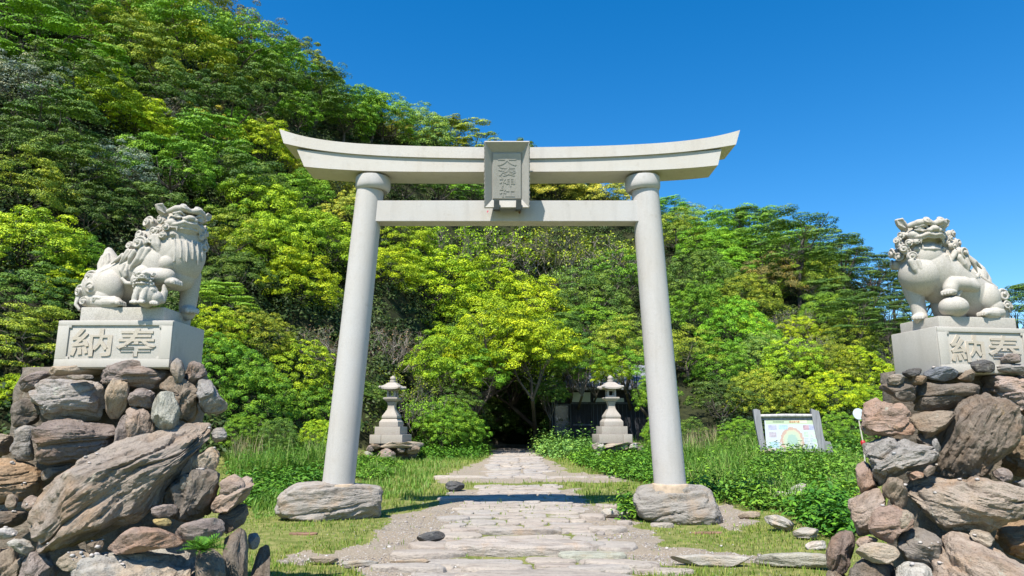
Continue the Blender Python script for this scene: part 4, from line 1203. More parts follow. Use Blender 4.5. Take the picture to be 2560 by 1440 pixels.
RIGHT = [
 ([(280,520),(285,440),(275,400),(300,350),(380,335),(430,370),(540,375),(590,420),(590,480),(610,560),(520,555),(420,570),(330,565),(290,550)], 'red', 5, .6, -.08, 'rough brick red block on the path side of the ball lion rock pile'),
 ([(605,360),(615,290),(680,240),(800,250),(960,240),(1005,265),(1000,310),(900,350),(860,410),(720,415),(620,410)], 'dark', 3, .6, -.02, 'dark brown block below the ball lion pedestal'),
 ([(580,440),(640,425),(850,415),(860,460),(790,540),(755,590),(660,600),(610,530)], 'brown', 5, .7, -.03, 'brown wedge between the brick red block and the huge upright boulder'),
 ([(735,770),(770,620),(800,530),(860,420),(900,350),(1000,305),(1120,330),(1220,380),(1285,440),(1285,530),(1240,630),(1150,720),(1080,790),(960,830),(880,840),(790,810)], (.225,.18,.14), 60, .32, -.22, 'huge dark brown boulder standing upright in the ball lion rock pile'),
 ([(1010,280),(1070,215),(1190,190),(1330,200),(1560,260),(1600,420),(1400,480),(1290,430),(1240,370),(1130,320),(1040,305)], (.38,.315,.28), 10, .5, .0, 'pale mauve dome shaped boulder behind the huge upright one'),
 ([(1100,140),(1180,120),(1320,125),(1330,185),(1200,175),(1120,170)], 'grey', 4, .8, -.02, 'grey flat slab under the second carved character of the ball lion pedestal'),
 ([(950,120),(1040,95),(1100,120),(1110,170),(1000,180),(960,150)], 'black', 6, .8, -.05, 'black ragged slab on top of the ball lion rock pile'),
 ([(665,180),(720,150),(820,140),(880,165),(860,200),(790,235),(710,220)], (.20,.21,.225), 12, .8, -.06, 'twisted blue grey stone at the pedestal corner of the ball lion'),
 ([(530,180),(600,150),(655,155),(640,190),(570,215)], 'black', 12, .9, -.04, 'thin blackish flake of rock leaning on the ball lion pedestal'),
 ([(440,210),(510,185),(545,200),(540,250),(450,255)], 'grey', 4, .9, -.03, 'grey wedge on the path side corner at the top of the ball lion pile'),
 ([(590,210),(650,190),(690,210),(665,250),(600,255)], 'brown', 5, .9, -.02, 'small brown stone between the black flake and the blue grey stone'),
 ([(865,190),(960,150),(990,190),(975,235),(880,230)], 'brown', 5, .9, .0, 'small brown stone beside the black ragged slab'),
 ([(1145,90),(1200,60),(1265,70),(1270,115),(1160,125)], 'mauve', 10, .9, -.08, 'mauve lump lying against the carved face of the ball lion pedestal'),
 ([(385,260),(480,240),(600,250),(620,340),(540,360),(460,320)], 'dark', 8, .8, .06, 'shadowed overhanging ledge stone above the brick red block'),
 ([(290,640),(380,600),(440,570),(540,590),(640,640),(740,650),(760,700),(720,740),(600,775),(480,820),(400,890),(370,850),(350,760),(310,690)], (.31,.285,.255), 22, .6, -.1, 'folded silvery grey rock jutting towards the path from the ball lion rock pile'),
 ([(245,770),(300,730),(340,770),(370,850),(385,910),(290,935),(260,870)], 'red', 70, .8, .05, 'reddish knobbly stone under the folded silvery rock on the path side'),
 ([(195,980),(260,940),(380,890),(430,960),(410,1010),(340,1060),(340,1190),(250,1180),(220,1090)], 'pink', 20, .7, .02, 'hollowed pinkish rock with a dark cavity near the grass'),
 ([(410,900),(460,830),(540,835),(570,920),(565,1010),(480,1010),(425,950)], 'brown', 60, .7, -.05, 'rounded brown stone between the folded silvery rock and the broad banded boulder'),
 ([(540,880),(590,835),(700,820),(850,850),(1010,830),(1160,860),(1310,890),(1330,960),(1280,1050),(1170,1110),(1050,1160),(870,1170),(720,1130),(640,1100),(590,1020),(560,940)], (.35,.285,.225), -18, .42, -.2, 'broad banded pinkish boulder lying under the huge upright one'),
 ([(330,1090),(370,1020),(460,1000),(520,1040),(600,1080),(600,1130),(520,1170),(460,1230),(380,1200),(330,1160)], 'red', 10, .7, -.1, 'rounded pink red stone below the rounded brown one'),
 ([(500,1060),(560,1030),(610,1070),(600,1130),(520,1145)], 'tan', 10, .9, -.14, 'small tan stone touching the rounded pink red stone'),
 ([(1110,1180),(1150,1120),(1330,1090),(1660,1110),(1700,1330),(1450,1380),(1200,1310),(1120,1260)], 'orange', 5, .7, -.08, 'orange layered block at the picture edge below the banded boulder'),
 ([(950,1170),(1010,1155),(1080,1180),(1110,1230),(1060,1260),(980,1215)], 'tan', -25, .8, -.2, 'small pale oval cobble between the banded boulder and the orange block'),
 ([(60,1300),(90,1220),(150,1170),(220,1180),(245,1240),(230,1330),(200,1400),(150,1430),(90,1400)], (.22,.165,.135), 80, .8, -.12, 'dark maroon round boulder at the outermost foot of the ball lion rock pile'),
 ([(245,1300),(300,1240),(400,1235),(500,1265),(515,1310),(450,1360),(330,1345)], 'tan', 5, .8, -.12, 'flat oval tan stone beside the dark maroon round boulder'),
 ([(245,1215),(320,1190),(390,1210),(330,1250),(260,1265)], 'pink', 3, .9, .0, 'small pink stone tucked above the flat oval tan stone'),
 ([(500,1200),(520,1160),(640,1150),(760,1190),(780,1240),(740,1330),(720,1400),(610,1370),(540,1310)], (.25,.215,.18), -30, .7, -.05, 'crumpled greenish brown rock with a pebble filled notch'),
 ([(725,1360),(760,1260),(800,1190),(870,1175),(980,1220),(1100,1280),(1200,1330),(1400,1440),(1480,1700),(1400,2000),(800,2000),(705,1600)], (.38,.30,.235), -25, .5, -.22, 'large smooth pink boulder at the bottom of the picture under the ball lion'),
 ([(495,1430),(540,1365),(620,1380),(730,1420),(740,1700),(720,2000),(520,2000)], 'pale', -10, .8, -.15, 'pale pink stone at the bottom edge beside the large smooth pink boulder'),
 ([(665,790),(700,750),(740,760),(735,800),(690,825)], 'pink', 20, 1., -.2, 'fist sized pink stone at the lower tip of the huge upright boulder'),
 ([(720,600),(750,585),(775,640),(765,680),(725,650)], 'grey', 80, 1., -.1, 'little grey stone wedged beside the huge upright boulder'),
 ([(560,800),(620,785),(670,800),(665,830),(580,850)], 'red', 5, 1., -.08, 'thin reddish chip above the broad banded boulder'),
 ([(190,1430),(260,1345),(500,1350),(520,1500),(520,2000),(170,2000)], 'dark', 5, .7, .0, 'dark stone under the flat oval tan one at the bottom edge'),
 ([(1150,700),(1230,610),(1320,560),(1600,580),(1640,780),(1400,830),(1220,805),(1165,750)], (.24,.18,.12), 4, .7, .0, 'dark layered rock at the picture edge beside the huge upright boulder'),
 ([(1085,795),(1150,765),(1210,790),(1225,845),(1160,855)], 'mauve', 5, .9, -.12, 'small mauve stone on the broad banded boulder near the picture edge'),
 ([(1215,860),(1320,835),(1560,850),(1600,1010),(1340,960),(1240,900)], 'grey', 5, .9, -.1, 'pale grey stone at the picture edge above the broad banded boulder'),
 ([(60,1450),(120,1415),(210,1425),(215,1700),(190,2050),(20,2050)], 'brown', 80, .8, .0, 'brown foot stone at the bottom edge under the dark maroon round boulder'),
 ([(620,560),(740,560),(760,640),(640,660)], 'dark', 5, .9, .12, 'dark filler stone behind the little grey stone'),
]
for Z, LST, YF in ((ZL, LEFT, YL), (ZR, RIGHT, YRt)):
    for pts, col, ang, th, dy, lab in LST:
        pp = Z(pts)
        cx = sum(p[0] for p in pp) / len(pp); cy = sum(p[1] for p in pp) / len(pp)
        wpx = max(p[0] for p in pp) - min(p[0] for p in pp); hpx = max(p[1] for p in pp) - min(p[1] for p in pp)
        T = th * min(wpx, hpx) * mpp(cx, cy, 6)
        # grow the outline a touch so neighbours touch one another
        g = 1.03 + min(.07, 3.0 / min(wpx, hpx))
        pp = [(cx + (x - cx) * g, cy + (y - cy) * g) for x, y in pp]
        big = max(wpx, hpx) > 170
        rock_from_outline('boulder' if big else 'rock', pp, YF(cx, cy) + min(T, .3) * .75 + dy * .8, th, col, ang, lab, N=150 if big else 96, Mr=56 if big else 32, group='stones of the lion rock piles')

# the mortared core each pile is stacked against
def core(loc, rx, ry, h, label, seed):
    n, k = 60, 26
    V = []
    for i in range(k):
        t = i / (k - 1)
        for a in np.linspace(0, 2 * math.pi, n, endpoint=False):
            c, s = math.cos(a), math.sin(a)
            x = math.copysign(abs(c) ** .6, c) * rx * (1.0 - .12 * t); y = math.copysign(abs(s) ** .6, s) * ry * (1 - .12 * t)
            V.append((x, y, t * h - .1))
    V = np.array(V)
    d = fbm(V * 3.2 + seed, 4) * .07
    r = np.hypot(V[:, 0], V[:, 1])[:, None]
    V[:, :2] += V[:, :2] / r * d[:, None]
    V = np.vstack([V, [[0, 0, h - .08]]])
    i = np.arange(k - 1)[:, None]; j = np.arange(n)[None]
    f0 = i * n + j; f1 = i * n + (j + 1) % n
    Q = np.stack([f0, f1, f1 + n, f0 + n], -1).reshape(-1, 4)
    a = (k - 1) * n + np.arange(n)
    T = np.stack([a, (k - 1) * n + (np.arange(n) + 1) % n, np.full(n, k * n)], 1)
    me = mesh_np('rubble_core', V, [Q, T], True, {'strata': ('FLOAT_VECTOR', V * np.array([3, 3, 9]))})
    o = link('rubble_core', me, M_ROCK); o.location = loc; o.color = (.20, .17, .135, 1)
    return tag(o, label, 'rubble core')
core((-3.84, 6.80, 0), .88, .60, 2.235, 'dark rubble core filling the chinks of the cub lion rock pile', 3)
core((4.62, 7.02, 0), .93, .60, 2.255, 'dark rubble core filling the chinks of the ball lion rock pile', 9)

# stones under the gate, beside the path and in the turf
def lone(name, pts, thick, col, ang, label, Y=None, sink=0.0, **kw):
    cx = sum(p[0] for p in pts) / len(pts); by = max(p[1] for p in pts)
    if Y is None: Y = on_ground(cx, by)[1]
    return rock_from_outline(name, pts, Y, thick, col, ang, label, **kw)
lone('foundation_boulder', [(684,1278),(697,1232),(742,1207),(800,1201),(870,1203),(950,1212),(959,1235),(955,1290),(935,1302),(880,1306),(800,1314),(755,1308),(700,1295)], .62, (.34,.305,.265), 4,
     'grey purple lichen spotted boulder under the gate pillar on the cub lion side', Y=13.0, N=150, Mr=60, rough=.75, cat='boulder', boxy=.34, cuts=3)
lone('foundation_boulder', [(1578,1243),(1592,1214),(1660,1203),(1720,1207),(1778,1220),(1798,1270),(1812,1308),(1780,1322),(1700,1318),(1630,1314),(1596,1290)], .62, (.31,.285,.25), 12,
     'pale green lichen covered boulder under the gate pillar on the ball lion side', Y=13.0, N=150, Mr=60, rough=.75, cat='boulder', boxy=.34, cuts=3)
for name, pts, th, col, ang, lab in [
    ('field_stone', [(1960,1232),(1985,1212),(2010,1207),(2032,1222),(2036,1246),(1985,1252)], .6, 'pale', 5, 'rounded pale grey boulder in the weeds below the information board'),
    ('field_stone', [(1918,1236),(1945,1226),(1985,1236),(2010,1258),(1960,1258),(1925,1250)], .6, 'lichen', 5, 'low lichen covered rock in front of the rounded pale boulder in the weeds'),
    ('edge_stone', [(1672,1402),(1690,1390),(1760,1386),(1870,1390),(1885,1408),(1850,1418),(1740,1416),(1690,1412)], .5, 'pale', 2, 'long pale kerb stone at the turf edge between the path and the ball lion'),
    ('edge_stone', [(1884,1402),(1930,1384),(2000,1380),(2080,1386),(2080,1420),(1960,1416),(1890,1414)], .5, 'lichen', 2, 'pale yellowish kerb stone reaching the ball lion rock pile'),
    ('edge_stone', [(1842,1284),(1870,1277),(1902,1280),(1898,1294),(1850,1297)], .6, 'tan', 4, 'tan flat stone in the turf behind the lichen covered foundation boulder'),
    ('edge_stone', [(1905,1294),(1945,1284),(1990,1312),(1975,1330),(1930,1318)], .5, 'pale', -20, 'pale slab at the edge of the weeds beside the tan flat stone'),
    ('edge_stone', [(1978,1330),(2010,1316),(2050,1325),(2040,1350),(1990,1348)], .5, 'pale', 5, 'grey slab under the leafy weeds near the ball lion rock pile'),
    ('edge_stone', [(2010,1362),(2030,1352),(2066,1352),(2064,1376),(2020,1378)], .6, 'white', 4, 'whitish block at the corner of the turf next to the dark maroon boulder'),
    ('edge_stone', [(1500,1278),(1512,1270),(1545,1275),(1550,1292),(1515,1296)], .6, 'pale', 8, 'pale angular stone in the shadow line beside the lichen covered foundation boulder'),
    ('edge_stone', [(1548,1284),(1560,1272),(1582,1278),(1580,1298),(1555,1298)], .6, 'pale', 8, 'small pale stone touching the lichen covered foundation boulder'),
    ('edge_stone', [(770,1398),(790,1390),(840,1393),(850,1407),(800,1411)], .5, 'tan', 3, 'pinkish flat stone in the gravel in front of the cub lion side pillar'),
    ('edge_stone', [(850,1404),(900,1398),(950,1405),(940,1416),(870,1418)], .5, 'pale', 3, 'pale flat stone continuing the kerb line towards the path'),
    ('edge_stone', [(970,1405),(1060,1395),(1080,1406),(1060,1416),(980,1414)], .5, 'tan', 3, 'thin tan kerb stone ending at the path'),
    ('stone_and_shadow', [(1112,1212),(1122,1202),(1145,1203),(1163,1210),(1160,1224),(1130,1228),(1114,1222)], .7, 'black', 5, 'black square stone beside the far flight of the path'),
    ('stone_and_shadow', [(1040,1342),(1060,1332),(1098,1326),(1115,1336),(1108,1352),(1070,1358),(1046,1354)], .6, 'black', 12, 'black stone standing in for a shadow on the gravel at the path edge'),  # a cast shadow with no known source, built as a black stone
]:
    if th: lone(name, pts, th, col, ang, lab, cat='stone', rough=.7)
# the great threshold slab of the path
def slab_big(name, cx, cy, rx, ry, h, col, label, seed):
    X, Y = on_ground(cx, cy)
    rs = np.random.default_rng(seed)
    o = blob(X, Y, rx, ry, 90, rs, 0.0, 3.4, .10)
    z = float(near_ground(X, Y))
    prof = [(1.0, -.12), (1.015, .25 * h), (1.02, .6 * h), (.985, .88 * h), (.94, .97 * h)] + [(s, h * (1.0 + .04 * (1 - s))) for s in (.86, .75, .62, .48, .33, .18, .06)]
    c = o.mean(0); n = len(o); V = []
    for s, zz in prof: V.append(np.column_stack([(o - c) * s, np.full(n, zz)]))
    V = np.concatenate(V)
    V[:, 2] += .022 * fbm(V * np.array([2.2, 8, 3]) + seed, 4)
    V[:, :2] *= (1 + .03 * fbm(V * np.array([3, 3, 14]) + seed, 3))[:, None]
    k = len(prof); i = np.arange(k - 1)[:, None]; j = np.arange(n)[None]
    f0 = i * n + j; f1 = i * n + (j + 1) % n
    Q = np.stack([f0, f1, f1 + n, f0 + n], -1).reshape(-1, 4)
    me = mesh_np(name, V, [Q, ((k - 1) * n + np.arange(n))[None, :]], True, {'strata': ('FLOAT_VECTOR', V * np.array([2, 9, 11]))})
    me.set_sharp_from_angle(angle=R(40))
    ob = link(name, me, M_ROCK); ob.location = (c[0], c[1], z); ob.color = (*col, 1)
    return tag(ob, label, 'stone slab')
slab_big('path_slab', 1300, 1382, 1.02, .30, .13, (.42, .37, .32), 'great pinkish grey slab forming the nearest step across the path', 4)
slab_big('path_slab', 1300, 1336, .62, .16, .08, (.39, .35, .305), 'narrower grey slab with a dark hollow just beyond the great step slab', 8)
slab_big('path_slab', 1480, 1398, .40, .17, .07, (.40, .40, .32), 'pale lichen coloured slab at the end of the great step slab', 12)
# ================================================================== trees and shrubs
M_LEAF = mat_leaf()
M_BARK = mat_plain('bark', (.105, .09, .075), .9, .4, 8, .5, .1)
M_TWIG = mat_plain('dry_twig', (.30, .26, .22), .9, .3, 8, .2, .1)

def leaf_np(c, nrm, L, wr, clump, rs, droop=0.0):
    """one rhombic, slightly folded leaf for every centre"""
    n = len(c)
    t = rs.normal(size=(n, 3)); t -= (t * nrm).sum(1)[:, None] * nrm
    t /= np.maximum(1e-6, np.linalg.norm(t, axis=1))[:, None]
    b = np.cross(nrm, t)
    L = np.asarray(L)[:, None] if hasattr(L, '__len__') else np.full((n, 1), L)
    w = L * wr
    fold = nrm * L * .10
    V = np.stack([c - t * L * .5, c + b * w * .5 + fold, c + t * L * .5, c - b * w * .5 + fold], 1).reshape(-1, 3)
    Q = np.arange(n * 4).reshape(-1, 4)
    return V, Q, np.repeat(clump, 4)

def unit(v): return v / np.maximum(1e-9, np.linalg.norm(v, axis=-1, keepdims=True))

def cushion(C, axis, rr, m, flat, rs, lowcut=.06):
    """a dense dome of leaves: positions and leaf normals"""
    d = unit(rs.normal(size=(m, 3)))
    dt = d @ axis
    d = np.where((dt < lowcut)[:, None], unit(d - 2 * np.minimum(dt, 0)[:, None] * axis + np.maximum(0, lowcut) * axis), d)
    lump = 1 + .20 * noise3(d * 2.6 + C * 7)[:, None]
    p = C + d * rr * lump * rs.uniform(.80, 1.0, (m, 1)) * np.array([1, 1, flat])
    return p, unit(d + np.array([0, 0, .25]) + rs.normal(0, .27, (m, 3)))

def crown_mesh(name, seed, nc, nl, rc, leaf, low=-.35, flat=.72, core=1200, jit=.11, wr=.55, sep=1.0, outw=.40):
    """unit crown: rounded cushions of leaves spread over an uneven ellipsoid"""
    rs = np.random.default_rng(seed)
    C = []; tries = 0
    while len(C) < nc:
        tries += 1
        d = unit(rs.normal(size=3))
        if d[2] < low: continue
        r = (.86 - rc * .5) * (1 + .20 * noise3(d[None] * 1.9 + seed)[0]) + rs.normal(0, jit)
        p = d * r
        if tries > 6000 or all(np.linalg.norm(p - q) > rc * sep for q in C): C.append(p)
    cs, ns, ks = [], [], []
    for c in C:
        axis = unit(unit(c) * (outw + .25) + np.array([0, 0, 1.0]))
        p, q = cushion(c, axis, rc * rs.uniform(.65, 1.3), max(10, int(nl * rs.uniform(.7, 1.3))), flat, rs)
        cs.append(p); ns.append(q); ks.append(np.clip(rs.random() + rs.normal(0, .10, len(p)), 0, 1))
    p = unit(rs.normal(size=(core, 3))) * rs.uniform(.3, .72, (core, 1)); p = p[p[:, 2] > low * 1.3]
    cs.append(p); ns.append(unit(rs.normal(size=(len(p), 3)) + p)); ks.append(np.full(len(p), .2))  # inner leaves toned darker, shade put into the crown's inside by colour
    c = np.concatenate(cs); nr = np.concatenate(ns); kk = np.concatenate(ks)
    V, Q, A = leaf_np(c, nr, leaf * rs.uniform(.7, 1.3, len(c)), wr, kk, rs)
    return mesh_np(name, V, [Q], False, {'clump': ('FLOAT', A)})

def layer_mesh(name, seed, nd, nl, rd, leaf, levels, flat=.38):
    """flat tiers of foliage, umbrella like"""
    rs = np.random.default_rng(seed)
    cs, ns, ks = [], [], []
    for k in range(nd):
        lv = rs.integers(levels)
        z = -.35 + 1.1 * (lv + rs.uniform(-.25, .25)) / max(1, levels - 1)
        R_ = math.sqrt(max(.04, 1 - (max(0, z) / .95) ** 2))
        a = rs.uniform(0, 2 * math.pi); q = R_ * math.sqrt(rs.uniform(.12, 1)) * .88
        ctr = np.array([q * math.cos(a), q * math.sin(a), z - .10 * q])
        p, n = cushion(ctr, np.array([0, 0, 1.0]), rd * rs.uniform(.7, 1.3), int(nl * rs.uniform(.7, 1.3)), flat, rs)
        cs.append(p); ns.append(n); ks.append(np.clip(rs.random() + rs.normal(0, .10, len(p)), 0, 1))
    c = np.concatenate(cs); nr = np.concatenate(ns); kk = np.concatenate(ks)
    V, Q, A = leaf_np(c, nr, leaf * rs.uniform(.7, 1.3, len(c)), .55, kk, rs)
    return mesh_np(name, V, [Q], False, {'clump': ('FLOAT', A)})

def limb_mesh(name, seed, nb, sub, r0=.05, base=-1.5, spread=.85, zmax=.8, lean=(0, 0)):
    """trunk (foot at z = base) with limbs reaching into a unit crown"""
    rs = np.random.default_rng(seed)
    m = MB()
    fork = Vector((rs.normal(0, .05), rs.normal(0, .05), base * .42))
    m.tube([(lean[0] + rs.normal(0, .05), lean[1] + rs.normal(0, .05), base), (lean[0] * .7 + fork.x * .5 + rs.normal(0, .04), lean[1] * .7 + fork.y * .5, base * .72), fork], [r0 * 1.25, r0, r0 * .85], 7)
    for k in range(nb):
        a = 2 * math.pi * (k + rs.uniform(-.3, .3)) / nb
        q = rs.uniform(.45, 1) * spread
        e = Vector((q * math.cos(a), q * math.sin(a), rs.uniform(-.15, zmax)))
        p1 = fork.lerp(e, .35) + Vector((rs.normal(0, .06), rs.normal(0, .06), -.06)); p2 = fork.lerp(e, .7) + Vector((rs.normal(0, .07), rs.normal(0, .07), rs.normal(0, .05)))
        m.tube([fork, p1, p2, e], [r0 * .6, r0 * .42, r0 * .27, r0 * .12], 5)
        for _ in range(sub):
            s = rs.uniform(.3, .9); b = fork.lerp(e, s)
            b = (p1.lerp(p2, (s - .35) / .35) if s < .7 else p2.lerp(e, (s - .7) / .3)) if s > .35 else fork.lerp(p1, s / .35)
            d = Vector((rs.normal(), rs.normal(), rs.normal() * .6 + .55)).normalized() * rs.uniform(.2, .45)
            m.tube([b, b + d * .5 + Vector((rs.normal(0, .03), rs.normal(0, .03), .02)), b + d], [r0 * .22, r0 * .15, r0 * .07], 4)
    o = m.build(name, M_BARK)
    me = o.data; bpy.data.objects.remove(o)
    return me

def twig_mesh(name, seed, n, leafy=0):
    """a dry thicket of branching twigs, unit size"""
    rs = np.random.default_rng(seed)
    V, Q = [], []
    off = 0
    def seg(p, q, r):
        nonlocal off
        d = unit(q - p); a = unit(np.cross(d, np.array([.3, .5, .8]))); b = np.cross(d, a)
        ring = [a, -a * .5 + b * .87, -a * .5 - b * .87]
        V.extend([p + x * r for x in ring] + [q + x * r * .6 for x in ring])
        for k in range(3): Q.append((off + k, off + (k + 1) % 3, off + 3 + (k + 1) % 3, off + 3 + k))
        off += 6
    tips = []
    for k in range(n):
        a = rs.uniform(0, 6.28); q = math.sqrt(rs.random()) * .8
        p = np.array([q * math.cos(a), q * math.sin(a), -.75 + rs.normal(0, .1)])
        d = unit(np.array([math.cos(a) * q * .8, math.sin(a) * q * .8, .9]) + rs.normal(0, .25, 3))
        L = rs.uniform(.22, .42)
        stack = [(p, d, L, .013, 0)]
        while stack:
            p, d, L, r, lv = stack.pop()
            q = p + d * L; q2 = p + d * L * .5 + rs.normal(0, .03, 3)
            seg(p, q2, r); seg(q2, q, r * .8)
            if lv < 3 and np.linalg.norm(q * np.array([1, 1, 1.1])) < 1.0:
                for _ in range(2 if rs.random() < .6 else 3):
                    stack.append((q, unit(d + rs.normal(0, .45, 3) + np.array([0, 0, .12])), L * rs.uniform(.55, .85), r * .66, lv + 1))
            else: tips.append(q)
    me = mesh_np(name, np.array(V), [np.array(Q)])
    return me, np.array(tips)

SHAPES = {
    'clumpy': [crown_mesh('crown', 11 + k, 62, 270, .175, .034, low=-.15, flat=.72, core=500, outw=.45, sep=1.15) for k in range(3)],
    'dense': [crown_mesh('crown', 21 + k, 105, 250, .16, .034, low=-.34, flat=.78, sep=1.1) for k in range(3)],
    'fine': [crown_mesh('crown', 31 + k, 190, 150, .12, .032, low=-.5, flat=.8, jit=.09, outw=.7) for k in range(3)],
    'open': [crown_mesh('crown', 51 + k, 50, 230, .165, .036, flat=.66, jit=.2, low=.0, core=350, sep=1.2) for k in range(3)],
    'tier': [layer_mesh('crown', 71 + k, 60, 310, .22, .034, 6, .42) for k in range(3)],
    'pine': [layer_mesh('crown', 91 + k, 66, 290, .22, .033, 4, .30) for k in range(2)],
    'wispy': [crown_mesh('crown', 111 + k, 60, 130, .17, .045, core=500, jit=.16, low=-.2, wr=.35) for k in range(2)],
}
LIMBS = {k: [limb_mesh('trunk', 200 + 7 * i + j, 7 if k != 'pine' else 9, 5, .045 if k != 'fine' else .03, -1.7 if k == 'pine' else -1.25) for j in range(2)] for i, k in enumerate(SHAPES)}
TWIGS = [twig_mesh('twigs', 301 + k, 46) for k in range(2)]
def twig_leaves(seed, tips, n, L):
    rs = np.random.default_rng(seed)
    i = rs.integers(len(tips), size=n)
    c = tips[i] + rs.normal(0, .045, (n, 3))
    V, Q, A = leaf_np(c, unit(rs.normal(size=(n, 3)) + np.array([0, 0, .9])), L * rs.uniform(.7, 1.3, n), .5, rs.random(n), rs)
    return mesh_np('crown', V, [Q], False, {'clump': ('FLOAT', A)})
TWL = {'thicket': [twig_leaves(320 + k, TWIGS[k][1], 2300, .060) for k in range(2)], 'dry': [twig_leaves(330 + k, TWIGS[k][1], 900, .05) for k in range(2)]}

LC = {  # leaf colours
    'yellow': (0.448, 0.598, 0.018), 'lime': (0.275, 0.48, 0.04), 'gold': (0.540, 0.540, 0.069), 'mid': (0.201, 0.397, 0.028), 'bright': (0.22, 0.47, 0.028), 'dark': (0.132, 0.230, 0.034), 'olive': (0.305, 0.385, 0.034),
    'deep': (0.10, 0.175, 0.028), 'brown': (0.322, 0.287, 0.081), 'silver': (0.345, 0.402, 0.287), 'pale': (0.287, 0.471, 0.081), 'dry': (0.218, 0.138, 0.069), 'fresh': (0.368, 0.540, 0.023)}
VEG = 'trees and shrubs covering the shrine hill'
SKYL = list(zip(*[(-400, -500), (0, -330), (300, -150), (540, -8), (600, 12), (700, 65), (760, 110), (800, 148), (880, 195), (950, 225), (1040, 262), (1160, 285), (1250, 330), (1370, 365), (1500, 420), (1640, 470), (1750, 515),
    (1810, 528), (1850, 512), (1900, 508), (2000, 515), (2080, 560), (2170, 615), (2250, 660), (2300, 680), (2450, 705), (2560, 712), (2900, 760)]))
_tn = [0]
def tree(px, py, rpx, shape, col, where, Y=None, asp=1.0, foot=(0, 0)):
    """plants a tree whose crown centre shows at the photo pixel; it grows from the terrain there"""
    _tn[0] += 1
    rs = random.Random(_tn[0] * 13 + 5)
    if shape == 'clumpy' and col in ('yellow', 'fresh', 'lime', 'gold', 'pale'): shape = 'dense'
    k = rs.randrange(6)
    if Y is None:
        py = max(py, float(np.interp(px, *SKYL)) + rpx * asp * (.95 if shape in ('tier', 'pine') else 1.05))
        Y = ray_hits(px, py, (1.5 if shape == 'pine' else .40 if shape in ('dense', 'fine') else .62) * rpx * asp, .1)
    c = P(px, py, Y)
    r = rpx * mpp(px, py, Y)
    gz = float(ground_z(c.x + foot[0], c.y + foot[1])) - .25
    shrub = r < 1.9 or shape in ('thicket', 'dry', 'fine')
    root = empty('shrub' if shrub else ('pine_tree' if shape == 'pine' else 'tree'), (c.x, c.y, gz))
    tag(root, where, 'shrub' if shrub else 'tree', VEG)
    hgt = max(.3, c.z - gz)
    if shape in ('thicket', 'dry'):
        me = TWIGS[k % 2][0]
        tw = link('branches', me, M_TWIG, root); tw.location = (0, 0, hgt); tw.scale = (r * 1.1, r * 1.1, r * asp); tw.rotation_euler = (0, 0, rs.uniform(0, 6.28))
        cm = TWL[shape][k % 2]
        cr = link('foliage', cm, M_LEAF, root); cr.location = tw.location; cr.scale = tw.scale; cr.rotation_euler = tw.rotation_euler
        stem_to = hgt - .7 * r * asp
    else:
        cm = SHAPES[shape][k % len(SHAPES[shape])]
        cr = link('foliage' if shrub else 'crown', cm, M_LEAF, root)
        cr.location = (0, 0, hgt); cr.scale = (r * 1.08 * rs.uniform(.93, 1.1), r * 1.08 * rs.uniform(.9, 1.05), r * asp * rs.uniform(.92, 1.08)); cr.rotation_euler = (rs.uniform(-.12, .12), rs.uniform(-.12, .12), rs.uniform(0, 6.28))
        lm = LIMBS[shape][k % 2]
        base = 1.7 if shape == 'pine' else 1.25
        if hgt > base * r * 1.2 or foot[0]:
            base = hgt / r
            lm = limb_mesh('trunk', 900 + _tn[0], 7, 5, .05, -base, lean=(foot[0] / r, foot[1] / r))
        tr = link('stem' if shrub else 'trunk', lm, M_BARK, root)
        sz = hgt / base
        tr.location = (0, 0, hgt); tr.scale = (r, r, max(.35 * r, sz)); tr.rotation_euler = (0, 0, rs.uniform(0, 6.28))
        tr.scale.z = sz if sz > .35 * r else .35 * r
        if foot[0]: tr.rotation_euler = (0, 0, 0)
    cc = LC[col]
    h1, h2 = rs.uniform(.86, 1.14), rs.uniform(.92, 1.08)
    cr.color = (cc[0] * h1 * h2, cc[1] * h1, cc[2] * h1, 1)
    return root
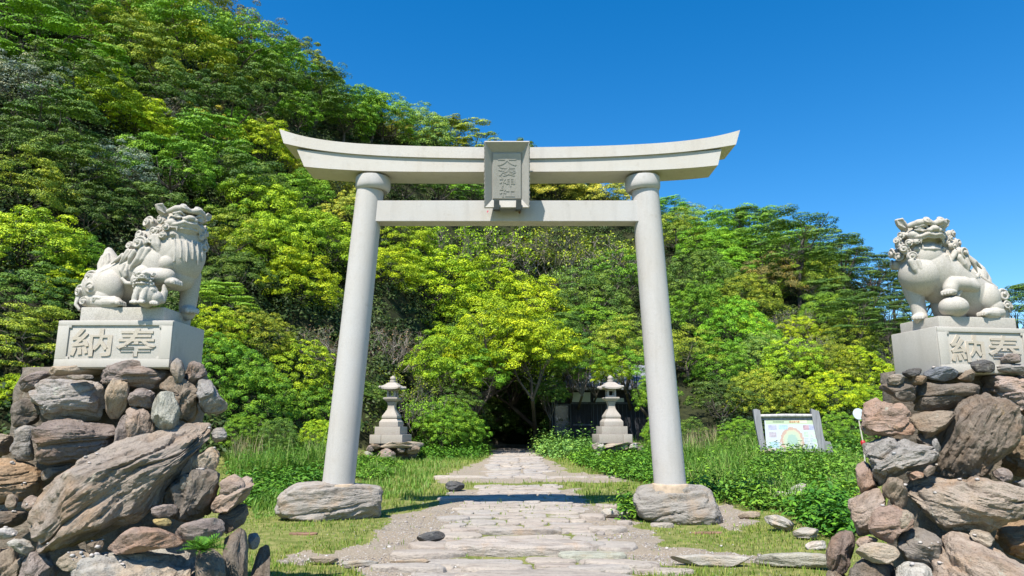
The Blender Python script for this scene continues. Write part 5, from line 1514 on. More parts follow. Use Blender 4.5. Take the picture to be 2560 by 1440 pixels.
# ------------------------------------------------------------------ every crown that can be told apart, by where it shows
TREES = [
 # skyline and upper slope above the cub lion
 (70,30,120,'clumpy','dark','dark tree cut by the top corner of the picture high above the cub lion'),
 (190,60,120,'tier','bright','bright green tiered tree high on the slope above the cub lion, upper of two'),
 (90,125,125,'tier','bright','bright green tiered tree at the picture edge above the white flowering shrub'),
 (310,120,100,'clumpy','olive','olive tree next to the upper bright green tiered tree'),
 (400,50,110,'clumpy','olive','olive yellow domed crown touching the top of the picture'),
 (500,40,90,'clumpy','olive','rounded olive tree where the ridge leaves the top of the picture'),
 (580,45,85,'wispy','brown','brownish wispy treetop at the upper end of the skyline'),
 (660,95,85,'wispy','brown','brownish treetop on the skyline just below the uppermost brown one'),
 (740,135,75,'clumpy','olive','olive domed tree on the skyline above the tip of the gate lintel'),
 (800,175,70,'wispy','olive','thin olive treetop on the skyline beside the olive domed tree'),
 (250,190,80,'tier','bright','small bright green tiered crown below the olive tree'),
 (340,180,110,'clumpy','olive','olive crown with a dark hollow under it in the middle of the upper slope'),
 (450,110,120,'clumpy','mid','mid green crown under the olive yellow dome'),
 (480,200,120,'open','olive','round crown showing forked bare branches beneath it'),
 (600,150,120,'clumpy','mid','green crown between the forked tree and the skyline'),
 (690,190,100,'clumpy','mid','mid green crown under the brownish treetops'),
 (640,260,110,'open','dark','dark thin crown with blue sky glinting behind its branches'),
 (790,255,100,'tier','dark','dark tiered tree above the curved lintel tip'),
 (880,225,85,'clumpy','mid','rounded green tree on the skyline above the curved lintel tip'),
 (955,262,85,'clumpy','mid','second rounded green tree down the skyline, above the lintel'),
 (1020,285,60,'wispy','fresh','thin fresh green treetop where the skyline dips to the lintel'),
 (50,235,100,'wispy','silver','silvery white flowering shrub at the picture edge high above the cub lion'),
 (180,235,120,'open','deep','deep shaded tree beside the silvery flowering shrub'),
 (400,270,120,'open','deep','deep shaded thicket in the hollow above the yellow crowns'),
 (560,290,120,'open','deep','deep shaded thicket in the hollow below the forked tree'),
 (260,280,100,'clumpy','fresh','yellow green crown in the middle of the slope above the cub lion'),
 (340,325,85,'clumpy','yellow','bright yellow crown just below the yellow green one above the cub lion'),
 (430,300,55,'wispy','silver','small silvery shrub beside the bright yellow crown'),
 (505,330,65,'wispy','gold','golden leaved shrub between the silvery shrub and the lintel tip'),
 (585,325,50,'clumpy','bright','small bright green crown between the two golden shrubs'),
 (640,345,50,'wispy','gold','second golden leaved shrub nearest to the lintel tip'),
 (520,400,120,'tier','mid','green flat tiered tree below the golden shrubs'),
 (130,335,130,'tier','dark','broad dark tiered tree at the slope above the cub lion tail'),
 (40,390,110,'open','deep','dark twiggy tree at the picture edge above the cub lion tail'),
 (170,440,120,'clumpy','dark','dark clumpy tree between the twiggy tree and the silver leaved bush'),
 (290,440,90,'wispy','silver','large silver leaved bush directly above the cub lion mane'),
 (420,440,120,'clumpy','mid','mid green tree right above the cub lion head'),
 (660,390,90,'clumpy','yellow','yellow green crown under the lintel tip'),
 (745,300,60,'clumpy','bright','small bright crown just above the lintel tip'),
 (860,310,80,'clumpy','mid','leafy green crown above the lintel over the pillar ring'),
 (930,310,70,'clumpy','mid','round green crown above the lintel next to the yellow sprig'),
 (985,330,55,'wispy','gold','yellow sprig of new leaves above the lintel'),
 (1060,310,85,'fine','pale','pale green spreading crown above the lintel'),
 (1110,285,70,'tier','olive','olive dark tree on the skyline between lintel and sky'),
 (1180,322,75,'tier','olive','low olive tree on the skyline next to the name tablet'),
 (1290,362,80,'fine','dark','dark rounded tree on the skyline behind the name tablet'),
 (1400,395,80,'fine','dark','dark tree showing below the lintel beside the name tablet'),
 (60,500,120,'clumpy','olive','olive yellow tree at the picture edge behind the cub lion tail'),
 (590,480,110,'clumpy','dark','dark clumpy tree beside the cub lion face'),
 (640,550,110,'clumpy','fresh','yellow green clumpy tree level with the cub lion face'),
 (740,510,90,'clumpy','mid','mid green tree between the cub lion and the gate ring'),
 (810,470,95,'fine','gold','pale golden crown under the lintel next to the pillar ring'),
 (870,560,80,'fine','gold','golden green crown hugging the pillar on the cub lion side'),
 (750,590,60,'clumpy','bright','small deep green crown below the mid green tree'),
 (60,640,125,'clumpy','fresh','fresh yellow green tree at the picture edge behind the cub lion rump'),
 (190,560,100,'open','deep','dark hollow tree behind the cub lion back'),
 (190,670,90,'fine','mid','green bush just behind the cub lion tail'),
 (170,735,70,'clumpy','yellow','yellow bush peeping out behind the cub lion tail'),
 (60,760,110,'open','dark','dark bush at the picture edge level with the cub lion plinth'),
 (70,870,120,'tier','olive','olive brown bush beside the cub lion pedestal'),
 (30,1000,70,'clumpy','yellow','yellow bush low at the picture edge behind the cub lion rock pile'),
 (380,560,110,'open','deep','shaded tree directly behind the cub lion shoulder'),
 (330,800,120,'open','deep','shaded bush directly behind the cub lion pedestal'),
 (560,620,100,'clumpy','olive','olive gold crown beside the cub lion chest'),
 (670,640,110,'clumpy','fresh','yellow green crown between the cub lion and the pillar, upper row'),
 (800,640,110,'clumpy','fresh','yellow green crown touching the pillar at half its height'),
 (590,710,90,'clumpy','dark','dark green bush beside the cub'),
 (740,735,100,'clumpy','yellow','broad yellow green bush halfway up beside the pillar'),
 (555,775,85,'tier','lime','lime green dome beside the cub lion plinth'),
 (530,860,90,'fine','yellow','yellow green bush beside the cub lion pedestal'),
 (640,860,100,'fine','olive','olive mottled bush under the lime green dome'),
 (560,940,100,'fine','mid','green bush rising behind the cub lion rock pile'),
 (740,950,100,'fine','fresh','rounded yellow green bush in front of the dry twigs'),
 (640,1010,100,'fine','mid','glossy green bush above the tall grass by the pillar'),
 (760,1040,85,'fine','mid','shaded green bush at the foot of the rounded yellow green one'),
 (775,850,100,'dry','dry','brown leafless twig thicket on the outer side of the pillar'),
 (960,850,95,'dry','dry','brown leafless twig thicket on the inner side of the pillar'),
 (985,960,90,'thicket','olive','sparse leafy thicket behind the stone lantern nearer the cub lion'),
 # framed by the gate
 (1010,475,70,'open','deep','dark hollow crown between ring and tie beam on the cub lion side'),
 (1100,480,80,'open','dark','dark crown between the two beams next to the name tablet'),
 (1180,485,60,'clumpy','bright','bright crown between the two beams touching the name tablet'),
 (1390,480,75,'clumpy','gold','golden crown between the two beams beside the name tablet'),
 (1500,480,80,'clumpy','gold','golden olive crown between the two beams near the far ring'),
 (1020,620,80,'clumpy','fresh','yellow green crown inside the gate just under the tie beam'),
 (970,690,90,'clumpy','yellow','yellow green crown touching the inner side of the pillar'),
 (1100,600,100,'thicket','fresh','bare branched thicket under the tie beam, first of four across the gate'),
 (1230,610,105,'thicket','fresh','bare branched thicket under the name tablet'),
 (1370,610,110,'thicket','olive','bare branched thicket just past the name tablet'),
 (1510,630,100,'thicket','olive','bare branched thicket next to the pillar on the ball lion side'),
 (1460,690,90,'thicket','pale','grey branched thicket lower down between tablet and far pillar'),
 (1080,730,115,'clumpy','yellow','big yellow green crown in the middle of the gate, upper one'),
 (1210,745,110,'clumpy','yellow','big yellow green crown below the name tablet'),
 (1320,790,100,'clumpy','yellow','bright yellow green crown leaning over the dark tunnel from above'),
 (1140,840,110,'clumpy','fresh','yellow green crown above the lantern nearer the cub lion'),
 (1470,770,100,'clumpy','dark','dark crown inside the gate beside the bright yellow one'),
 (1550,720,90,'open','mid','mid green open crown touching the far pillar inside the gate'),
 (1480,840,90,'clumpy','mid','mid green crown above the old wooden building'),
 # right of the gate
 (1680,510,60,'tier','bright','bright green crown on the skyline just outside the far pillar'),
 (1720,500,40,'wispy','gold','small golden sprig on the skyline outside the far pillar'),
 (1740,540,65,'wispy','pale','feathery pale green treetop outside the far pillar'),
 (1700,600,75,'clumpy','olive','olive crown outside the far pillar at upper slope'),
 (1790,565,90,'tier','bright','green tiered tree below the feathery treetops'),
 (1820,540,50,'wispy','pale','second feathery pale treetop further along the skyline'),
 (1880,600,95,'tier','mid','mid green tiered tree on the upper slope under the domed pine'),
 (1870,525,60,'pine','dark','low dark pine on the skyline next to the domed pine'),
 (1985,560,105,'pine','dark','broad dome shaped pine standing highest on the skyline between pillar and ball lion'),
 (1770,640,85,'clumpy','bright','bright green crown with shaded trunk below it outside the far pillar'),
 (1820,690,70,'clumpy','bright','smaller bright green crown just below the shaded trunk'),
 (1900,650,90,'tier','mid','tiered green tree in the middle of the slope between pillar and ball lion'),
 (1980,640,90,'tier','mid','tiered green tree under the dome shaped pine'),
 (2055,640,80,'tier','dark','dark tiered tree beside the dome shaped pine'),
 (2110,620,80,'pine','dark','dark pine on the falling skyline beyond the dome shaped pine'),
 (2170,670,80,'pine','deep','second dark pine down the falling skyline'),
 (2225,720,75,'pine','deep','third dark pine, just beside the ball lion chest'),
 (2140,790,85,'pine','dark','lower dark pine with sky between its trunks near the ball lion'),
 (2215,800,70,'pine','deep','deep dark pine standing right beside the ball lion plinth'),
 (2300,700,90,'pine','deep','dark pine hidden behind the ball lion head and chest'),
 (2420,770,90,'pine','deep','dark pine behind the ball lion back'),
 (2540,765,75,'pine','dark','dark pine at the picture edge behind the ball lion tail'),
 (2090,690,55,'tier','lime','lime green crown among the dark pines'),
 (1935,715,80,'clumpy','brown','brownish olive crown in the middle of the far slope'),
 (2010,720,80,'clumpy','olive','olive crown under the tiered trees'),
 (2080,760,80,'tier','dark','dark olive crown below the lime green one'),
 (1750,720,100,'fine','dark','dark brownish crown outside the far pillar at mid height'),
 (1860,765,85,'fine','olive','grey olive bush in the middle of the slope'),
 (1960,690,45,'wispy','gold','thin streak of golden leaves in the middle of the slope'),
 (1740,800,95,'fine','mid','fresh green bush outside the far pillar'),
 (1840,850,95,'fine','bright','bright green bush in the middle of the lower slope'),
 (1950,800,70,'dry','olive','grey leafless brush on the slope, upper patch'),
 (2000,860,70,'dry','olive','grey leafless brush on the slope, middle patch'),
 (2190,880,75,'dry','olive','grey leafless brush on the slope near the ball lion pedestal'),
 (2060,800,65,'clumpy','lime','lime green round bush beside the grey brush'),
 (2000,835,50,'clumpy','yellow','small yellow bush among the grey brush'),
 (1890,830,45,'clumpy','yellow','small yellow bush at the edge of the bright green bush'),
 (2110,860,75,'fine','olive','olive bush between the grey brush patches'),
 (1720,900,85,'clumpy','olive','olive yellow crown hanging over dark shade outside the far pillar'),
 (1800,930,80,'fine','mid','green bush above the tall grass outside the far pillar'),
 (1900,910,80,'fine','pale','pale leaved bush on the lower slope'),
 (1980,930,85,'fine','fresh','yellow green bush above the information board, upper one'),
 (2070,930,85,'fine','olive','mottled olive bush between board and ball lion'),
 (2150,940,80,'fine','yellow','yellow bush next to the top of the ball lion rock pile'),
 (1890,1000,75,'fine','olive','brownish olive bush behind the information board'),
 (1980,1010,70,'fine','olive','bush right behind the information board'),
 (2080,1010,80,'fine','yellow','yellow green bush between the information board and the ball lion rocks'),
 (2170,1020,60,'fine','fresh','yellow green bush behind the red tipped marker pole'),
 (1800,1020,80,'open','deep','dark shaded bush behind the tall grass outside the far pillar'),
 (2330,960,90,'fine','fresh','bush hidden behind the ball lion rock pile'),
]
for a in TREES: tree(*a)
# crowns that lean over the tunnel and the building: they stand on level ground, so their distance is given
for px, py, r, sh, col, Y, lab, *ft in [
 (1230,870,125,'clumpy','yellow',36.5,'yellow green crown hanging right above the dark tunnel mouth',(-3.2, 1.0)),
 (1330,895,110,'clumpy','yellow',36.0,'yellow green crown at the tunnel mouth, reaching lowest on the building side',(.3, 6.5)),
 (1110,930,100,'clumpy','fresh',35.0,'leafy crown between the cub side lantern and the tunnel mouth'),
 (1190,960,85,'open','mid',34.5,'green drooping crown that frames the tunnel mouth on the cub lion side',(-1.8, 0.3)),
 (1060,1010,80,'thicket','mid',33.0,'twiggy low bush beside the tunnel mouth on the cub lion side'),
 (1130,1060,70,'fine','mid',33.0,'dark green low bush at the edge of the tunnel floor'),
 (1150,1010,60,'open','dark',34.0,'dark bush under the drooping crown'),
 (1450,915,75,'clumpy','mid',36.5,'bright leafy branch hanging over the old wooden building',(.4, 9.5)),
 (1560,880,90,'clumpy','olive',38.0,'olive crown over the roof of the old wooden building',(1.6, 5)),
 (1400,850,80,'clumpy','dark',39.5,'dark crown between tunnel and old wooden building',(.1, 6.0)),
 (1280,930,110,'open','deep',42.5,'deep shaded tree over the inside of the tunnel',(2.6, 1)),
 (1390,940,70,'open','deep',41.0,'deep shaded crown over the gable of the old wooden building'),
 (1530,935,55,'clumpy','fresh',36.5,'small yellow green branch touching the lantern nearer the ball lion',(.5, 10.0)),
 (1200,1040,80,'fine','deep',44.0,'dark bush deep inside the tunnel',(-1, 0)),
 (1230,905,125,'fine','deep',40.0,'hidden dense dark crown added to shade the tunnel just behind its mouth',(-2.5, 1)),  # unseen crowns added behind the front ones to block sun from the tunnel
 (1350,915,110,'fine','deep',40.5,'hidden dense dark crown added to shade the tunnel on the building side',(1.5, 3.5)),
 (1290,915,125,'fine','deep',44.5,'hidden dense dark crown added to shade the tunnel further in',(-2.2, 0)),
 (1200,925,115,'fine','deep',43.5,'hidden dense dark crown added to shade the outer flank of the tunnel'),
 (1370,930,100,'fine','deep',46.0,'hidden dense dark crown added to shade the back of the tunnel',(1.5, 1)),
 (1290,940,120,'fine','deep',49.0,'hidden dense dark crown added to shade the far end of the tunnel',(-2.5, 1)),
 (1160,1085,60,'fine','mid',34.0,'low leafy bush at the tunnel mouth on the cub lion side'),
 (1100,1075,65,'fine','mid',32.5,'low leafy bush behind the grass verge towards the tunnel'),
 (1180,1060,55,'open','deep',38.0,'dark low bush inside the tunnel along the path'),
 (1425,935,62,'clumpy','dark',38.5,'shaded crown spreading over the eaves of the old wooden building, tunnel end',(.2,8.0)),
 (1490,945,58,'clumpy','mid',38.0,'leafy crown spreading over the middle of the old roof',(.5,8.5)),
 (1590,925,75,'clumpy','mid',37.5,'leafy crown between the ball side lantern and the far pillar',(1.6,.5)),
 (1640,990,60,'fine','mid',36.0,'bush just behind the far pillar beside the old wooden building'),
 (610,1090,60,'fine','mid',23.5,'low rounded bush in the long grass behind the cub lion rock pile'),
 (700,1100,55,'fine','dark',23.0,'dark low bush in the long grass beside the pillar'),
 (790,1095,50,'fine','fresh',23.5,'small yellow green bush in the long grass touching the pillar'),
 (920,1085,55,'fine','dark',31.0,'dark low bush between the pillar and the cub side lantern'),
 (1660,1085,55,'fine','mid',30.0,'low bush half hidden by the far pillar'),
 (1720,1090,50,'fine','dark',29.0,'dark low bush beside the dry stalks outside the far pillar'),
 (1850,1090,50,'fine','mid',28.5,'low bush behind the information board post'),
 (2100,1090,55,'fine','mid',27.0,'low bush between the information board and the marker pole'),
 (1375,985,48,'fine','dark',37.5,'dark leafy clump hanging at the corner of the tunnel beside the old wooden building',(.3,6.0)),
 (1395,1075,45,'fine','deep',41.0,'dark low bush between tunnel and old wooden building',(.1, 6.0)),
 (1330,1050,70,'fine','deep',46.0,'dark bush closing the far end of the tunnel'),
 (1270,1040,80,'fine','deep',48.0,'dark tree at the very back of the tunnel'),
]: tree(px, py, r, sh, col, lab, Y=Y, foot=ft[0] if ft else (0, 0))

# undergrowth that closes the hillside between the trees (nobody could count it)
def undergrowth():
    rs = np.random.default_rng(5)
    n = 6500
    a = rs.uniform(-.80, .80, n); t = rs.uniform(0, 1.05, n) ** .8
    B = np.interp(a, _fa, _fd); RR = np.interp(a, _sa, _sr)
    d = B + (RR - B) * t
    x, y = d * np.sin(a), d * np.cos(a)
    keep = ~((abs(x - .2) < 2.4) & (y < 47)) & ~((x > 1.4) & (x < 9.5) & (y < 45.5) & (y > 30))
    x, y = x[keep], y[keep]
    z = ground_z(x, y)
    cs, ns, ks = [], [], []
    for i in range(len(x)):
        r = rs.uniform(.45, 1.0); m = 90
        p, q = cushion(np.array([x[i], y[i], z[i] + .25 * r]), unit(np.array([0, -.25, .95])), r, m, .75, rs)
        cs.append(p); ns.append(q); ks.append(np.full(m, rs.random()))
    c = np.concatenate(cs); nr = np.concatenate(ns)
    V, Q, A = leaf_np(c, nr, rs.uniform(.12, .22, len(c)), .55, np.concatenate(ks), rs)
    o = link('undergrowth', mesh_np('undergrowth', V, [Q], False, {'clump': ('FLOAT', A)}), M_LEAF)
    o.color = (.055, .09, .02, 1)  # leaf colour darkened so the gaps between trees look shaded
    tag(o, 'dark leafy undergrowth covering the slope between the trees', 'undergrowth', kind='stuff')
undergrowth()
# ================================================================== stone lanterns
M_LANT = mat_granite('lantern_granite', (.36, .32, .275), (.44, .40, .35), 160, 0.5)
M_HOLE = mat_plain('lantern_hollow', (.02, .02, .02), .9)

def lantern(px, base_py, Y, label, split, roofrot):
    c = P(px, base_py, Y)
    root = empty('stone_lantern', c)
    tag(root, label, 'stone lantern', 'pair of stone lanterns beside the path')
    k = mpp(px, 1030, Y)          # metres per photo pixel here
    def sq(m, w0, w1, z0, z1, bevel=.012):
        m.box(-w0 / 2, w0 / 2, -w0 / 2, w0 / 2, z0, z1, bevel=bevel, taper=w1 / w0)
    def H(p): return (1106 - p) * k
    m = MB()                      # lowest tier of two blocks
    W = 82 * k
    m.box(-W / 2, -W / 2 + W * split - .004, -W / 2, W / 2, H(1106), H(1085), bevel=.012); m.box(-W / 2 + W * split + .004, W / 2, -W / 2, W / 2, H(1106), H(1085), bevel=.012)
    m.build('base_tier', M_LANT, root, True, 30)
    m = MB(); sq(m, 64 * k, 64 * k, H(1085) + .002, H(1066)); m.build('base_tier', M_LANT, root, True, 30)
    m = MB(); sq(m, 48 * k, 48 * k, H(1066) + .002, H(1054)); sq(m, 48 * k, 37 * k, H(1054) - .006, H(1047), .008); m.build('base_tier', M_LANT, root, True, 30)
    # waisted square post
    m = MB(); secs = []
    for w, p in ((33, 1047), (38, 1045), (39, 1042), (37, 1039), (28, 1032), (19, 1024), (16.5, 1018), (16.5, 1013), (19, 1008), (21, 1006), (21, 1005)):
        a = w / 2 * k; secs.append([Vector((-a, -a, H(p) + .003)), Vector((a, -a, H(p) + .003)), Vector((a, a, H(p) + .003)), Vector((-a, a, H(p) + .003))])
    m.prism(secs); m.build('post', M_LANT, root, True, 35)
    m = MB(); secs = []
    for w, p in ((24, 1004), (34, 999.5), (36, 998), (36, 995.5), (34, 994.5)):
        a = w / 2 * k; secs.append([Vector((-a, -a, H(p))), Vector((a, -a, H(p))), Vector((a, a, H(p))), Vector((-a, a, H(p)))])
    m.prism(secs); m.build('tray', M_LANT, root, True, 35)
    # fire box: four corner posts with lintels, so the windows are open
    m = MB(); a = 11 * k; q = 4.2 * k
    z0, z1 = H(994.5), H(975)
    for sx in (-1, 1):
        for sy in (-1, 1): m.box(sx * a - (q if sx > 0 else 0), sx * a + (q if sx < 0 else 0), sy * a - (q if sy > 0 else 0), sy * a + (q if sy < 0 else 0), z0, z1)
    for zz0, zz1 in ((z0, z0 + 4.5 * k), (z1 - 4 * k, z1)):
        m.box(-a + .003, a - .003, -a + .003, a - .003, zz0 + .002, zz1 - .002)
    m.build('fire_box', M_LANT, root)
    # roof with upturned corners
    m = MB(); bm = m.bm; n = 12; rings = []
    for s, p in ((1.0, 0), (1.0, 1), (.80, 2), (.62, 3), (.46, 4), (.34, 5)):
        hgt = {0: 974.5, 1: 970.5, 2: 967, 3: 962.5, 4: 959, 5: 957}[p]
        ring_ = []
        for side in range(4):
            for t in range(n):
                u = -1 + 2 * t / n
                x, y = [(u, -1), (1, u), (-u, 1), (-1, -u)][side]
                lift = (abs(u) ** 3) * (4.0 if p < 2 else 3.0 * s * s if p == 2 else 0) * k
                r = s * 25.5 * k * (1 - (0 if p > 2 else .07 * (1 - u * u)))
                ring_.append(bm.verts.new((x * r, y * r, H(hgt) + lift)))
        rings.append(ring_)
    for A, B in zip(rings, rings[1:]):
        N = len(A)
        for i in range(N): bm.faces.new((A[i], A[(i + 1) % N], B[(i + 1) % N], B[i]))
    bm.faces.new(rings[0][::-1]); bm.faces.new(rings[-1])
    for sx in (-1, 1):
        for sy in (-1, 1):
            r = bmesh.ops.create_icosphere(bm, subdivisions=2, radius=3.6 * k)
            for v in r['verts']: v.co += Vector((sx * 25 * k, sy * 25 * k, H(969)))
    rf = m.build('roof', M_LANT, root, True, 40)
    m = MB(); m.lathe([(7.2 * k, H(957.5)), (8 * k, H(955)), (7.6 * k, H(951.5)), (5.6 * k, H(950.5)), (7 * k, H(948.5)), (7.2 * k, H(946)), (5.6 * k, H(943)), (3 * k, H(941)), (.8 * k, H(939.5))], 20)
    m.build('finial', M_LANT, root, True, 50)
    for ch in root.children: ch.rotation_euler.z = 0
    root.rotation_euler.z = roofrot
    return root

YLA = 29.0
lantern(977, 1108, YLA, 'stone lantern on the cub lion side of the path, standing on a wide slab', .35, R(-8))
lantern(1530, 1107, YLA, 'stone lantern on the ball lion side, in front of the old wooden building', .72, R(6))
for pts, th, col, ang, lab in [
    ([(922,1110),(940,1103),(985,1105),(1030,1103),(1062,1108),(1058,1116),(1020,1119),(960,1120),(930,1118)], 4.5, 'tan', 2, 'broad flat capstone under the lantern on the cub lion side'),
    ([(902,1136),(912,1128),(930,1124),(934,1140),(925,1150),(906,1148)], .8, 'lichen', 20, 'yellowish stone lowest at the outer corner of the cub side lantern base'),
    ([(914,1126),(922,1112),(930,1112),(934,1126),(924,1130)], .9, 'mauve', 70, 'narrow upright mauve stone at the corner of the cub side lantern base'),
    ([(925,1112),(945,1110),(953,1116),(948,1124),(932,1124)], .9, 'dark', 5, 'dark block in the upper course of the cub side lantern base'),
    ([(940,1142),(950,1126),(965,1118),(988,1130),(992,1146),(975,1154),(950,1150)], .8, 'mauve', 40, 'large triangular mauve stone in the middle of the cub side lantern base'),
    ([(990,1120),(1005,1112),(1014,1118),(1012,1132),(994,1134)], .9, 'dark', 30, 'dark rounded stone beside the triangular one of the cub side lantern base'),
    ([(1012,1118),(1040,1112),(1052,1120),(1046,1134),(1018,1136)], .9, 'brown', 5, 'brown stone at the path end of the cub side lantern base'),
    ([(1478,1112),(1490,1106),(1508,1108),(1512,1122),(1496,1128),(1482,1124)], .9, 'grey', 5, 'rounded grey stone at the path corner of the ball side lantern base'),
    ([(1490,1112),(1506,1106),(1514,1116),(1508,1134),(1494,1132)], .9, 'pale', 60, 'pale rounded stone next to the path corner of the ball side lantern base'),
    ([(1512,1114),(1526,1106),(1548,1108),(1552,1124),(1534,1134),(1516,1130)], .9, 'dark', 10, 'wide dark stone in the middle of the ball side lantern base'),
    ([(1548,1112),(1566,1106),(1572,1118),(1562,1128),(1550,1124)], .9, 'tan', 10, 'tan stone beside the wide dark one of the ball side lantern base'),
    ([(1568,1114),(1590,1106),(1596,1116),(1588,1124),(1574,1124)], .9, 'pale', 5, 'pale flat stone towards the gate pillar in the ball side lantern base'),
    ([(1592,1120),(1604,1110),(1612,1120),(1610,1142),(1598,1138)], .9, 'dark', 60, 'dark end stone of the ball side lantern base'),
    ([(1484,1138),(1498,1126),(1504,1136),(1500,1150),(1488,1152)], .9, 'lichen', 50, 'yellowish stone low in the leaves at the ball side lantern base'),
    ([(1480,1112),(1540,1104),(1605,1106),(1600,1114),(1540,1117),(1490,1118)], 6., 'tan', 2, 'flat bed slab right under the lantern on the ball lion side'),
]:
    rock_from_outline('foundation_stone', pts, YLA - .55 if th < 4 else YLA, th, col, ang, lab, cat='stone', rough=.7, N=64, Mr=22, group='stones carrying the lanterns')
# solid rubble under each lantern
for cx_, lab in ((983, 'dark rubble bed under the lantern on the cub lion side'), (1542, 'dark rubble bed under the lantern on the ball lion side')):
    rock_from_outline('rubble_bed', [(cx_ - 58, 1113), (cx_, 1110), (cx_ + 60, 1113), (cx_ + 62, 1150), (cx_, 1156), (cx_ - 60, 1150)], YLA + .25, .9, 'dark', 0, lab, cat='rubble bed', N=64, Mr=22)

# ================================================================== old wooden building behind the trees
M_DWOOD = mat_wood('dark_timber', (.035, .036, .042))
M_WPOST = mat_wood('grey_timber', (.10, .11, .125))
M_PLAST = mat_plain('plaster', (.55, .58, .52), .8, .08, 2)
M_TILE = mat_plain('roof_tile', (.22, .23, .25), .5, .3, 14, .4, .4)
YH = 40.0
hb = P(1380, 1135, YH); hr = P(1640, 1135, YH)
gz = float(ground_z(5, YH)) - .1
hx0, hx1 = P(1378, 1050, YH).x, P(1650, 1050, YH).x
ztop = P(1400, 972, YH).z
house = empty('wooden_building', ((hx0 + hx1) / 2, YH + 2.2, gz))
tag(house, 'old dark wooden building with a lattice window half hidden behind the trees', 'building')
HO = Vector(house.location)
def hbox(m, a, b, p0, p1, y0, y1, bevel=0):
    A = P(a, p0, YH); B = P(b, p1, YH)
    m.box(A.x - HO.x, B.x - HO.x, y0 - HO.y + YH, y1 - HO.y + YH, B.z - HO.z, A.z - HO.z, bevel=bevel)
m = MB()
m.box(hx0 - HO.x + .05, hx1 - HO.x, .0 - 2.2 + .06, 2.2, 0, ztop - HO.z)
m.build('wall', M_DWOOD, house)
m = MB()
for k in range(16):
    x = P(1484 + k * 10.5, 1050, YH).x - HO.x
    m.box(x - .012, x + .012, -2.2 + .03, -2.2 + .058, .1, P(1400, 1012, YH).z - HO.z)
m.build('board_siding', M_WPOST, house)
m = MB()
for px in (1381, 1427, 1479): hbox(m, px - 2.2, px + 2.2, 976, 1150, -.06, .05)
hbox(m, 1381, 1640, 973, 977, -.07, .045)
hbox(m, 1427, 1640, 1006, 1010, -.05, .045)
m.build('post_frame', M_WPOST, house)
m = MB(); hbox(m, 1430, 1476, 981, 1005, -.03, .03); m.build('plaster_panel', M_PLAST, house)
m = MB(); hbox(m, 1484, 1560, 995, 1005, -.03, .03); m.build('plaster_panel', M_PLAST, house)
m = MB()
for k in range(14):
    px = 1434 + k * 3.3
    hbox(m, px, px + 1.3, 1011, 1062, -.04, .0)
hbox(m, 1432, 1479, 1060, 1064, -.045, .0)
lw = m.build('lattice_window', M_WPOST, house)
m = MB(); hbox(m, 1385, 1424, 1010, 1014, -.03, .02); hbox(m, 1385, 1388, 1014, 1120, -.03, .02); hbox(m, 1421, 1424, 1014, 1120, -.03, .02)
dr = m.build('door', M_WPOST, house)
M_PANE = mat_plain('dusty_glass', (.07, .085, .11), .12, .4, 3, .05, .5)
m = MB(); hbox(m, 1388, 1421, 1014, 1090, -.005, .02); m.build('pane', M_PANE, dr)
m = MB(); bm = m.bm
xa, xb = hx0 - HO.x - .5, hx1 - HO.x + .5; zr = ztop - HO.z
secs = []
for x in np.linspace(xa, xb, 40):
    w = .03 if int(round((x - xa) / (xb - xa) * 39)) % 2 else 0
    secs.append([Vector((x, -3.0, zr + .02 + w)), Vector((x, 0, zr + 1.5 + w)), Vector((x, 3.0, zr + .02 + w)), Vector((x, 3.0, zr - .08)), Vector((x, 0, zr + 1.38)), Vector((x, -3.0, zr - .08))])
m.prism(secs); m.build('roof', M_TILE, house)

# ================================================================== information board
YB = 24.0
M_GREY = mat_wood('weathered_grey_wood', (.27, .27, .28))
M_PALEW = mat_wood('bleached_wood', (.45, .43, .41))
bb = P(1975, 1135, YB)
gzb = float(ground_z(bb.x, YB))
board = empty('information_board', (bb.x, YB, gzb), R(-10))
tag(board, 'weathered wooden information board with a coloured map between two rough posts', 'information board')
kb = mpp(1975, 1085, YB)
def BX(px): return (px - 1975) * kb
def BZ(py): return P(1975, py, YB).z - gzb
def rough_post(name, pts, y0, y1, mat):
    m = MB()
    ring0 = [Vector((BX(x), y0, BZ(y) if y < 1150 else -.3)) for x, y in pts]; ring1 = [Vector((v.x, y1, v.z)) for v in ring0]
    m.prism([ring0, ring1]); return m.build(name, mat, board)
rough_post('post', [(1893,1024),(1900,1022),(1909,1025),(1911,1050),(1914,1090),(1919,1130),(1920,1160),(1904,1160),(1902,1110),(1896,1060)], -.12, .10, M_GREY)
rough_post('post', [(2031,1022),(2042,1026),(2049,1028),(2052,1050),(2055,1090),(2058,1102),(2070,1104),(2074,1120),(2076,1160),(2048,1160),(2044,1130),(2038,1090),(2033,1050)], -.12, .10, M_GREY)
m = MB(); m.tube([(BX(1908), -.06, BZ(1040)), (BX(1970), -.06, BZ(1039)), (BX(2036), -.06, BZ(1039.5))], [.055, .06, .055], 14)
m.build('top_log', M_PALEW, board, True, 50)
m = MB(); m.box(BX(1912), BX(2034), -.03, .08, BZ(1050), BZ(1044)); m.build('rail', M_GREY, board)
m = MB(); m.box(BX(1916), BX(2044), -.05, .06, BZ(1131), BZ(1123), bevel=.01); m.build('rail', M_PALEW, board)
